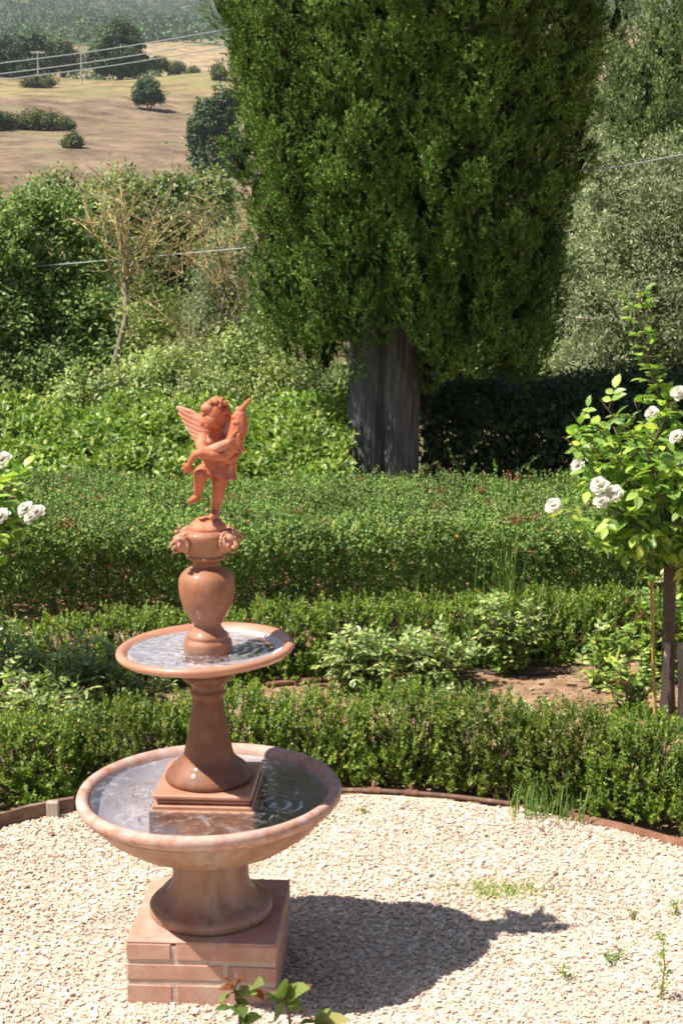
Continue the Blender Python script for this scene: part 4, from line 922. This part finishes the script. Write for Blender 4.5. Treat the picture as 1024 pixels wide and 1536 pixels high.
# standard rose on a trunk, right edge
rb = G(1003,1090); d0 = rb[1]
sr = thing('standard_rose', rb, 'tree rose with white blooms on a bare trunk at the right edge', 'rose tree')
tb = MB(); hub = P(1004,815,d0)
tube(tb, spline([rb+np.array([0,0,-.03]), P(1001,1000,d0), P(1003,900,d0), hub], 5), np.linspace(.030,.025,16), 10); 
mb = MB(); st = MB()
tips = [(858,620,-.1),(900,600,0),(950,600,.1),(845,655,-.1),(880,700,-.2),(905,680,.1),(835,775,-.2),(865,800,-.15),(900,760,-.25),(940,640,-.2),(965,670,-.25),(940,720,-.3),(985,610,0),(1010,600,-.1),(1030,620,.1),(1060,660,0),(1080,720,0),(1020,690,-.3),(990,740,-.3),(950,790,-.25),(905,830,-.1),(975,850,-.15),(1030,800,-.25),(1060,780,-.1),(1010,860,-.1),(1100,800,0),(920,640,.15),(1040,560,.1),(880,665,.1),(960,820,.05),(1000,650,.2),(1080,620,.1),(925,775,-.1),(1040,740,-.3),(970,700,.15),(895,640,-.2)]
for (a,b,e) in tips:
    tp = P(a,b,d0+e); mid = hub*.5+tp*.5+np.array([0,0,.05])+rng.normal(0,.03,3)
    cane(mb, st, [hub+np.array([0,0,rng.uniform(-.05,.05)]), mid, tp], .006, 13, .062, 0, L10, .62, .085)
cane(mb, st, [hub, P(995,640,d0), P(972,540,d0), P(948,430,d0)], .007, 44, .050, 0, L10, .58, .045)
mb.build('foliage', M['rose'], sr); tb.build('trunk', M['twig'], sr); st.build('canes', M['twig'], sr)
for (a,b,e,r) in ((830,760,-.25,.038),(866,698,-.2,.028),(899,729,-.36,.038),(920,741,-.36,.038),(902,752,-.38,.032),(977,620,-.15,.030),(1018,590,-.1,.034),(1014,655,-.38,.030)):
    bm_ = MB(); c0 = P(a,b,d0+e); bloom(bm_, c0, r, (-.45+rng.normal(0,.2),-.6,.7)); bm_.build('bloom', M['petal'], sr)
for (pa, pb, lab) in (((985,1095),(1000,965),'leaning weathered stake left against the rose trunk'),((1016,1090),(1019,965),'upright weathered stake right of the rose trunk')):
    a = G(*pa); a[1] += -.05; t_ = P(*pb, a[1]); mb = MB(); tube(mb, [a+np.array([0,0,-.03]), (a+t_)/2+np.array([.004,0,0]), t_], [.015,.014,.013], 9)
    tag(mb.build('wooden_stake', M['stake'], loc=a), lab, 'stake', 'stakes beside the rose trunk')
a = G(982,1098); mb = MB(); top = P(976,870,a[1]); n_ = 9
pp = [a*(1-i/40)+top*(i/40) for i in range(41)]; tube(mb, pp, [.0075 if i % 8 else .0092 for i in range(41)], 8)
tag(mb.build('bamboo_cane', M['bamboo'], loc=a), 'thin yellow bamboo cane standing left of the rose trunk', 'cane')

# left standard rose, mostly outside the frame
lb_ = G(-75,1085); d1 = lb_[1]; sl = thing('standard_rose', lb_, 'white tree rose reaching in over the left edge', 'rose tree')
hub = P(-75,800,d1); tb = MB(); mb = MB(); st = MB()
tube(tb, spline([lb_, P(-78,950,d1), hub],6), np.linspace(.03,.025,13), 10)
for (a,b,e) in [(45,724,-.15),(50,800,-.25),(25,838,-.25),(10,720,-.1),(25,745,-.2),(40,790,-.2),(15,800,-.25),(-10,760,-.3),(-40,700,0),(-20,680,0),(0,830,-.1),(-60,650,0),(-140,740,0),(-40,760,-.3),(-90,780,-.3),(15,770,-.1),(-150,800,0),(-120,840,0),(-30,840,0),(30,770,.1)]:
    tp = P(a,b,d1+e); cane(mb, st, [hub, hub*.5+tp*.5+np.array([0,0,.06]), tp], .006, 12, .062, 0, L10, .62, .08)
mb.build('foliage', M['rose'], sl); tb.build('trunk', M['stake'], sl); st.build('canes', M['twig'], sl)
for (a,b,e,r) in ((40,765,-.3,.036),(55,769,-.32,.036),(47,776,-.34,.028),(3,775,-.32,.036),(5,690,-.1,.036)):
    bm_ = MB(); bloom(bm_, P(a,b,d1+e), r, (-.4,-.6,.7)); bm_.build('bloom', M['petal'], sl)

# rose sprigs close to the camera
fg = G(430,1640); fg[1] = 3.30; fg[0] = X(430,3.3,.1); fg[2] = -.01
ro = thing('rose_sprig', fg, 'young rose shoots with green and reddish leaves at the bottom by the plinth', 'rose')
st = MB(); mb = MB()
def sprig(pts, leafs):
    st = MB(); p = spline([P(a,b,dd) for a,b,dd in pts], 6); tube(st, p, np.linspace(.005,.0028,len(p)), 6)
    for (sx,sy,ex,ey,dd,m,wd) in leafs:
        A_ = P(sx,sy,dd); B_ = P(ex,ey,dd-.03+rng.normal(0,.03)); L = np.linalg.norm(B_-A_)
        leaves(mb, A_[None], (B_-A_)[None], np.array([[rng.normal(-.2,.3),-.45,.9]]), L, wd, L10, m)
        j = p[np.argmin(np.linalg.norm(p-A_,axis=1))]; sticks(st, [j], [A_], .0016, .0010)
    st.build('stem', M['twig'], ro)
b0 = fg+np.array([-.03,0,0])
sprig([(372,1640,3.3),(362,1560,3.3),(358,1510,3.3),(350,1478,3.3)],
      [(350,1482,338,1466,3.3,1,.5),(350,1480,352,1462,3.3,1,.5),(345,1485,330,1478,3.3,1,.55),(352,1480,364,1466,3.3,1,.5),(345,1490,326,1503,3.3,0,.6),(340,1492,338,1515,3.3,1,.5),(352,1495,372,1478,3.3,0,.6),(356,1492,384,1488,3.3,0,.6),(352,1500,376,1506,3.28,0,.6),(356,1520,338,1530,3.28,0,.6),(345,1510,322,1514,3.3,0,.55),(358,1525,382,1534,3.28,0,.6),(384,1484,396,1500,3.3,1,.5),(378,1480,394,1474,3.3,0,.55),(360,1535,392,1524,3.3,0,.55),(352,1508,366,1524,3.28,0,.6)])
sprig([(445,1640,3.3),(438,1560,3.3),(432,1515,3.3),(426,1494,3.3)],
      [(426,1498,394,1490,3.3,0,.5),(426,1498,398,1500,3.29,0,.45),(428,1496,420,1470,3.3,0,.62),(428,1498,442,1474,3.3,0,.62),(430,1498,462,1480,3.3,0,.6),(452,1486,468,1476,3.3,1,.5),(428,1504,452,1502,3.28,0,.6),(428,1506,408,1532,3.27,0,.62),(430,1510,456,1514,3.28,0,.55),(436,1494,452,1478,3.32,0,.6)])
sprig([(470,1660,3.3),(472,1590,3.3),(474,1545,3.3),(472,1530,3.3)],
      [(472,1532,494,1512,3.3,0,.55),(474,1534,524,1528,3.3,0,.45),(472,1532,450,1534,3.3,0,.55),(474,1536,500,1546,3.3,0,.5),(466,1530,460,1516,3.3,1,.5)])
mb.build('foliage', [M['sprig'],M['redleaf']], ro)

# ------------------------------------------------------------------ weeds and grass
def blades(mb, c, n, r, h0, h1, lean=.5, w=.004):
    c = np.array(c)
    for k in range(n):
        a = rng.uniform(0,2*PI); b0 = c+np.array([rng.normal(0,r),rng.normal(0,r*.7),0]); h = rng.uniform(h0,h1); dr = np.array([math.cos(a),math.sin(a),0])*lean*h*rng.uniform(.2,1)
        s_ = norm(np.cross(dr+1e-4,[0,0,1.]))*w*.5; pts = [b0, b0+dr*.25+np.array([0,0,h*.5]), b0+dr*.6+np.array([0,0,h*.85]), b0+dr+np.array([0,0,h*rng.uniform(.75,1.05)])]
        V = [pts[0]-s_,pts[0]+s_,pts[1]-s_,pts[1]+s_,pts[2]-s_*.7,pts[2]+s_*.7,pts[3]]
        mb.add(V, [(0,1,3,2),(2,3,5,4)], 0, False); mb.f.append((np.array([(4,5,6)],np.int32)+mb.n-7,0,False))
mb = MB(); a = G(805,1222); blades(mb, a, 80, .06, .05, .15, .7); tag(mb.build('grass_tuft', M['weed'], loc=a), 'green grass tuft at the hedge foot beside the edging', 'grass tuft')
mb = MB(); a = G(858,1232); blades(mb, a, 20, .03, .05, .13, .8); tag(mb.build('grass_tuft', M['weed'], loc=a), 'small thin grass tuft left of the edging tile', 'grass tuft')
mb = MB(); a = np.array([X(760,7.25,.4),7.25,0]); blades(mb, a, 34, .06, .42, .70, .2, .005); tag(mb.build('tall_grass', M['weed'], loc=a), 'tall thin grass standing against the clipped hedge', 'grass')
mb = MB(); a = G(740,1336,.0)
n = 230; B = np.stack([a[0]+rng.normal(0,.06,n)+np.where(rng.uniform(size=n)<.4,-.04,.05), a[1]+rng.normal(0,.028,n), np.full(n,.004)],-1)
shoots(mb, B, rng.normal(0,1,(n,3))*np.array([1,1,.25])+np.array([0,0,.35]), .03, 5, .012); tag(mb.build('ground_weed', M['scrub'], loc=a), 'flat green weed patch in the gravel beyond the shadow', 'weed')
def weed(px, py, h, n, lab, sp=.02):
    a = G(px,py,-.005); mb = MB(); nn = max(2,n//8)
    p = spline([a, a+np.array([.006,0,h*.5]), a+np.array([-.003,0,h])],8); tube(mb, p, np.linspace(.0022,.001,len(p)), 4)
    for k in range(n):
        i = rng.integers(0,len(p)); dd = np.array([rng.normal(0,1),rng.normal(0,1),.5]); shoots(mb, p[i][None], dd[None], sp*rng.uniform(.6,1.6), 7, .016, 55, .4)
    tag(mb.build('weed', M['weed'], loc=a), lab, 'weed', 'weeds in the gravel')
weed(990,1502,.20,34,'tallest weed standing in the gravel at the right edge',.03)
weed(1010,1372,.05,12,'low weed at the right edge above the tallest one',.035)
weed(925,1440,.045,12,'low weed in the gravel left of the tallest one',.035)
weed(905,1446,.03,9,'faint dry weed at the far left of the right hand weeds',.03)
weed(845,1470,.03,8,'tiny weed alone in the gravel right of the shadow',.025)
weed(945,1380,.02,6,'tiny weed in the gravel below the edging tile',.02)
weed(545,1222,.02,8,'tiny weed in the gravel below the brown pipe',.025)

# ------------------------------------------------------------------ edging
def onedge(px0, px1, n, off=.0, z=.02):
    xs = np.linspace(G(px0,1200)[0], G(px1,1200)[0], n); y = np.interp(xs, EDGE[:,0], EDGE[:,1])+off
    return np.stack([xs,y,np.full(n,z)],-1)
p = onedge(505,765,24,.02,.004); ep = thing('edging_pipe', p[0], 'long brown pipe edging the gravel in front of the boxwood', 'pipe')
mb = MB(); tube(mb, p, .010, 10); mb.build('pipe', M['pipe'], ep)
for i in (5,10):
    mb = MB(); d_ = norm(p[i+1]-p[i]); tube(mb, [p[i]-d_*.025, p[i]-d_*.012, p[i]+d_*.012, p[i]+d_*.025], [.013,.015,.015,.013], 10); capsule(mb, p[i], p[i]+np.array([0,.01,.028]), .010, .009); mb.build('joint', M['tile'], ep)
p = onedge(845,985,8,.0,-.008)
mb = MB()
for i in range(1):
    n_ = len(p); V = []
    for q_ in p:
        for k in range(7): t_ = PI*k/6; V.append(q_+np.array([0,.028*math.cos(t_),.030*math.sin(t_)-.004]))
        for k in range(7): t_ = PI*(6-k)/6; V.append(q_+np.array([0,.019*math.cos(t_),.021*math.sin(t_)-.004]))
    mb.add(V, [(i*14+k,i*14+(k+1)%14,(i+1)*14+(k+1)%14,(i+1)*14+k) for i in range(n_-1) for k in range(14)], 0, False)
    mb.f.append((np.array([[k,k+1,12-k,13-k] for k in range(6)]+[[(n_-1)*14+13-k,(n_-1)*14+12-k,(n_-1)*14+k+1,(n_-1)*14+k] for k in range(6)],np.int32),0,False))
tag(mb.build('edging_tile', M['tile'], loc=p[0]), 'half round terracotta tile lying at the right corner of the gravel', 'tile')
p = onedge(-60,118,7,.01,-.015); eb = thing('edging_board', p[3], 'dark wooden board edging the gravel at the left', 'edging board')
def plank(mb, p, th, h):
    V = []
    for q_ in p: V += [q_+np.array([0,-th,0]), q_+np.array([0,-th,h]), q_+np.array([0,th,h]), q_+np.array([0,th,0])]
    n_ = len(p); mb.add(V, [(i*4+k,(i+1)*4+k,(i+1)*4+(k+1)%4,i*4+(k+1)%4) for i in range(n_-1) for k in range(4)]+[(3,2,1,0)][:0], 0, False)
    mb.f.append((np.array([(0,1,2,3),((n_-1)*4+3,(n_-1)*4+2,(n_-1)*4+1,(n_-1)*4)],np.int32)+mb.n-len(V),0,False))
mb = MB(); plank(mb, p, .012, .062); mb.build('board', M['board'], eb)
mb = MB(); c0 = onedge(92,92.1,2,-.022,-.015)[0]; box(mb, c0+np.array([-.022,-.014,-.02]), c0+np.array([.022,.014,.072]), .004); mb.build('peg', M['stake'], eb)
def strip(pxs, lab, mat, r, name, cat):
    pts = spline([G(a,b,r) for a,b in pxs], 6); mb = MB(); tube(mb, pts, r, 8); tag(mb.build(name, mat, loc=pts[0]), lab, cat)
strip([(400,1027),(450,1022),(525,1016),(560,1016)], 'pinkish edging strip in the bed right of the upper bowl', M['tile'], .014, 'edging_strip', 'edging')
strip([(150,1040),(200,1028),(235,1026)], 'pinkish edging strip in the bed left of the column', M['tile'], .012, 'edging_strip', 'edging')
strip([(660,1012),(720,1008),(760,1014),(800,1012),(860,1008)], 'black irrigation hose lying on the bare soil', M['hose'], .008, 'irrigation_hose', 'hose')

# soil clods and dry litter in the bed
mb = MB()
n = 5200; x = rng.uniform(-1.6,2.0,n); y = rng.uniform(5.1,7.4,n); ok = ~inside(x,y-.12); x, y = x[ok], y[ok]; n = len(x)
s = .008*np.exp(rng.normal(0,.5,n)); T = TPL[rng.integers(0,40,n)]*s[:,None,None]; V = T+np.stack([x,y,s*.2],-1)[:,None]
mb.add(V.reshape(-1,3), (CUBF[None]+(np.arange(n)*8)[:,None,None]).reshape(-1,3), 0, False)
M['clod'] = surf('soil_clod', [(0,(.15,.09,.055)),(.6,(.28,.18,.115)),(1,(.38,.28,.20))], 30, .95, .3, 60, island=True)
tag(mb.build('soil_crumbs', M['clod']), 'reddish brown soil crumbs in the rose bed', kind='stuff')

# ------------------------------------------------------------------ cables, far poles, far trees
def cable(pts, r, lab, name='overhead_cable', cat='cable', group=None, mat='cable'):
    p = spline(pts, 10); mb = MB(); tube(mb, p, r, 6); tag(mb.build(name, M[mat], loc=p[0]), lab, cat, group)
cable([P(-220,420,13.5),P(0,404,13.2),P(225,385,12.8),P(345,374,12.3),P(480,362.5,11.6),P(556,356,11.05)], .005, 'white cable running behind the cherub into the cypress')
cable([P(1250,192,13.5),P(1024,232,13),P(880,254,12.6),(TX+.1,10.95,2.6)], .008, 'pale cable crossing the olive tree at the right')
dp = 315.
for (ya,yb,lab) in ((95,46,'uppermost pale power line over the field'),(111,61,'middle pale power line over the field'),(120,72,'lowest pale power line over the field')):
    cable([P(-150,ya+17,118),P(0,ya,122),P(165,(ya+yb)/2+3,127),P(330,yb,132),P(520,yb-32,138)], .04, lab, 'power_line', 'power line', 'power lines over the field', 'line')
for (px,py,ty,lab) in ((57,103,76,'grey power pole by the dark tree clump'),(122,104,70,'grey power pole left of the big dark oak')):
    b0 = P(px,py,dp); gz = float(hz(np.array(b0[0]),np.array(dp))); tp = P(px,ty,dp); b0[2] = gz-.5
    t = thing('power_pole', b0, lab, 'power pole', 'power poles on the ridge'); mb = MB(); tube(mb, [b0,(b0+tp)/2,tp], [.16,.14,.11], 8); pl_ = mb.build('pole', M['pole'], t)
    mb = MB(); box(mb, tp+np.array([-1.5,-.1,-.5]), tp+np.array([1.5,.1,-.2]), .02); mb.build('crossarm', M['pole'], pl_)
def fartree(name, lab, cat, d, lobes_px, nclump, nleaf, rc, leaf, mat, group=None, base=None, trunk=True):
    k = d/F*1.02
    lobes = []
    for a,b,w,h,e in lobes_px: lobes.append((P(a,b,d+e), np.array([w*k,(w+h)/2*k,h*k])))
    bx = lobes[0][0][0] if base is None else P(base,100,d)[0]; gz = float(hz(np.array(bx),np.array(d)))
    t = thing(name, (bx,d,gz), lab, cat, group); mb = MB(); clumped(mb, lobes, nclump, nleaf, rc, leaf, .8, L4, 0, .5, .45); mb.build('crown', mat, t)
    if trunk:
        tb = MB(); limbs(tb, (bx,d,gz-.3), [l[0] for l in lobes], leaf*.55, leaf*.2); tb.build('trunk', M['greybark'], t)
def gy(px, d):                       # picture row where the hillside shows at distance d
    x = X(px, d, 20); z = float(hz(np.array(x),np.array(d))); a = math.atan2(CAMZ-z, d)
    return 768+F*math.tan(a-PITCH)
def near(px, row, lo=150, hi=335):   # distance whose hillside shows at that row
    best = min(np.linspace(lo,hi,371), key=lambda d: abs(gy(px,d)-row)); return float(best)
g = 'trees on the hillside'
d = near(222,165); fartree('lone_oak','small round oak standing alone in the dry field','oak',d,[(222,136,20,17,0),(213,145,13,11,0),(233,144,12,11,0)],240,64,.55,.30,M['far'],g,222)
d = near(183,112); fartree('dark_oak','big dark oak on the ridge below the power lines','oak',d,[(180,70,36,34,0),(160,88,28,20,0),(198,92,26,20,0),(182,98,38,13,0)],420,80,1.0,.5,M['far'],g,182)
for (px,row,lobes,lab) in ((15,112,[(5,85,30,26,0),(-30,80,40,35,0),(15,105,40,12,0)],'dark tree clump touching the left edge of the ridge'),(60,104,[(50,76,28,26,0),(72,88,24,18,0),(38,92,26,16,0)],'dark tree behind the left power pole')):
    d = near(px,row)+ (8 if px == 60 else 0); fartree('dark_oak',lab,'oak',d,lobes,380,80,1.0,.5,M['far'],g,px)
d = near(90,105)+14; fartree('dark_oak','mid green tree between the two power poles','oak',d,[(92,82,20,20,0),(108,92,18,12,0)],200,80,1.0,.5,M['farb'],g,92)
gb = 'bushes on the hillside'
for (px,row,lobes,lab,m,n,nm) in ((60,132,[(62,122,26,9,0),(45,128,14,7,0)],'low bush on the field below the left power pole','farb',110,'bush'),
    (50,195,[(20,182,30,10,0),(60,180,32,13,0),(95,186,18,9,0)],'long dark green bramble clump in the field','farb',240,'bush'),
    (110,222,[(110,214,15,8,0)],'small bright bush in the brown part of the field','farb',70,'bush'),
    (0,196,[(-5,180,12,14,0),(-15,170,14,20,0)],'dark bush at the left edge beside the bramble clump','far',90,'bush'),
    (245,108,[(240,96,18,9,0),(262,102,16,7,0),(290,108,12,6,0)],'low hedge right of the big dark oak','farb',160,'bush'),
    (325,120,[(328,108,12,12,0)],'small bush on the ridge against the cypress','farb',60,'bush')):
    d = near(px,row); fartree(nm,lab,'bush',d,lobes,n,60,.6,.30,M[m],gb,None,False)
d = near(320,262,120); fartree('field_oak','dark green oak clump against the left side of the cypress','oak',d,[(315,190,32,40,0),(335,160,25,25,0),(318,230,34,35,0),(345,240,35,40,0),(300,205,18,30,0)],520,80,.7,.36,M['far'],g,322)
# woods beyond the ridge: read as one mass
def woods():
    mb = MB(); n = 1500
    dd = np.concatenate([rng.uniform(430,700,240), rng.uniform(700,1650,n-240)]); pxs = rng.uniform(-260,420,n)
    for i in range(n):
        d = dd[i]; x = (pxs[i]-512)/F*d; 
        if d < 700 and (math.sin(x*.035+d*.02)+math.sin(d*.045+1)) < .35: continue
        if 820 < d < 960 and -.22*d < x < -.155*d: continue            # pale clearing
        z = float(hz(np.array(x),np.array(d))); h = rng.uniform(4,9)*(1 if d > 700 else .7)
        lob = [(np.array([x,d,z+h*.55]), np.array([h*.55,h*.55,h*.55])), (np.array([x+h*.3,d,z+h*.4]), np.array([h*.4,h*.4,h*.4]))]
        clumped(mb, lob, 12, 9, h*.22, h*.20, .9, L4, 0, .6, .7)
    tag(mb.build('far_woods', M['forest']), 'dense woods covering the far hillside', kind='stuff')
woods()

# ------------------------------------------------------------------ air
m, nt, out = newmat('haze_air'); pv = nd(nt,'VolumePrincipled'); pv.inputs['Density'].default_value = .00016; pv.inputs['Color'].default_value = (.80,.88,1,1); pv.inputs['Anisotropy'].default_value = .2
nt.links.new(pv.outputs[0], out.inputs['Volume'])
mb = MB(); a, b = np.array([-2300,-100,-11.]), np.array([2300,2200,420.])
V = [(x,y,z) for x in (a[0],b[0]) for y in (a[1],b[1]) for z in (a[2],b[2])]
mb.add(V, [(0,1,3,2),(4,6,7,5),(0,4,5,1),(2,3,7,6),(0,2,6,4),(1,5,7,3)])
tag(mb.build('haze', m), 'thin bluish summer haze over the valley', kind='stuff')

pl.rotation_euler.z = math.radians(-3.2); fo.rotation_euler.z = math.radians(-3.2)
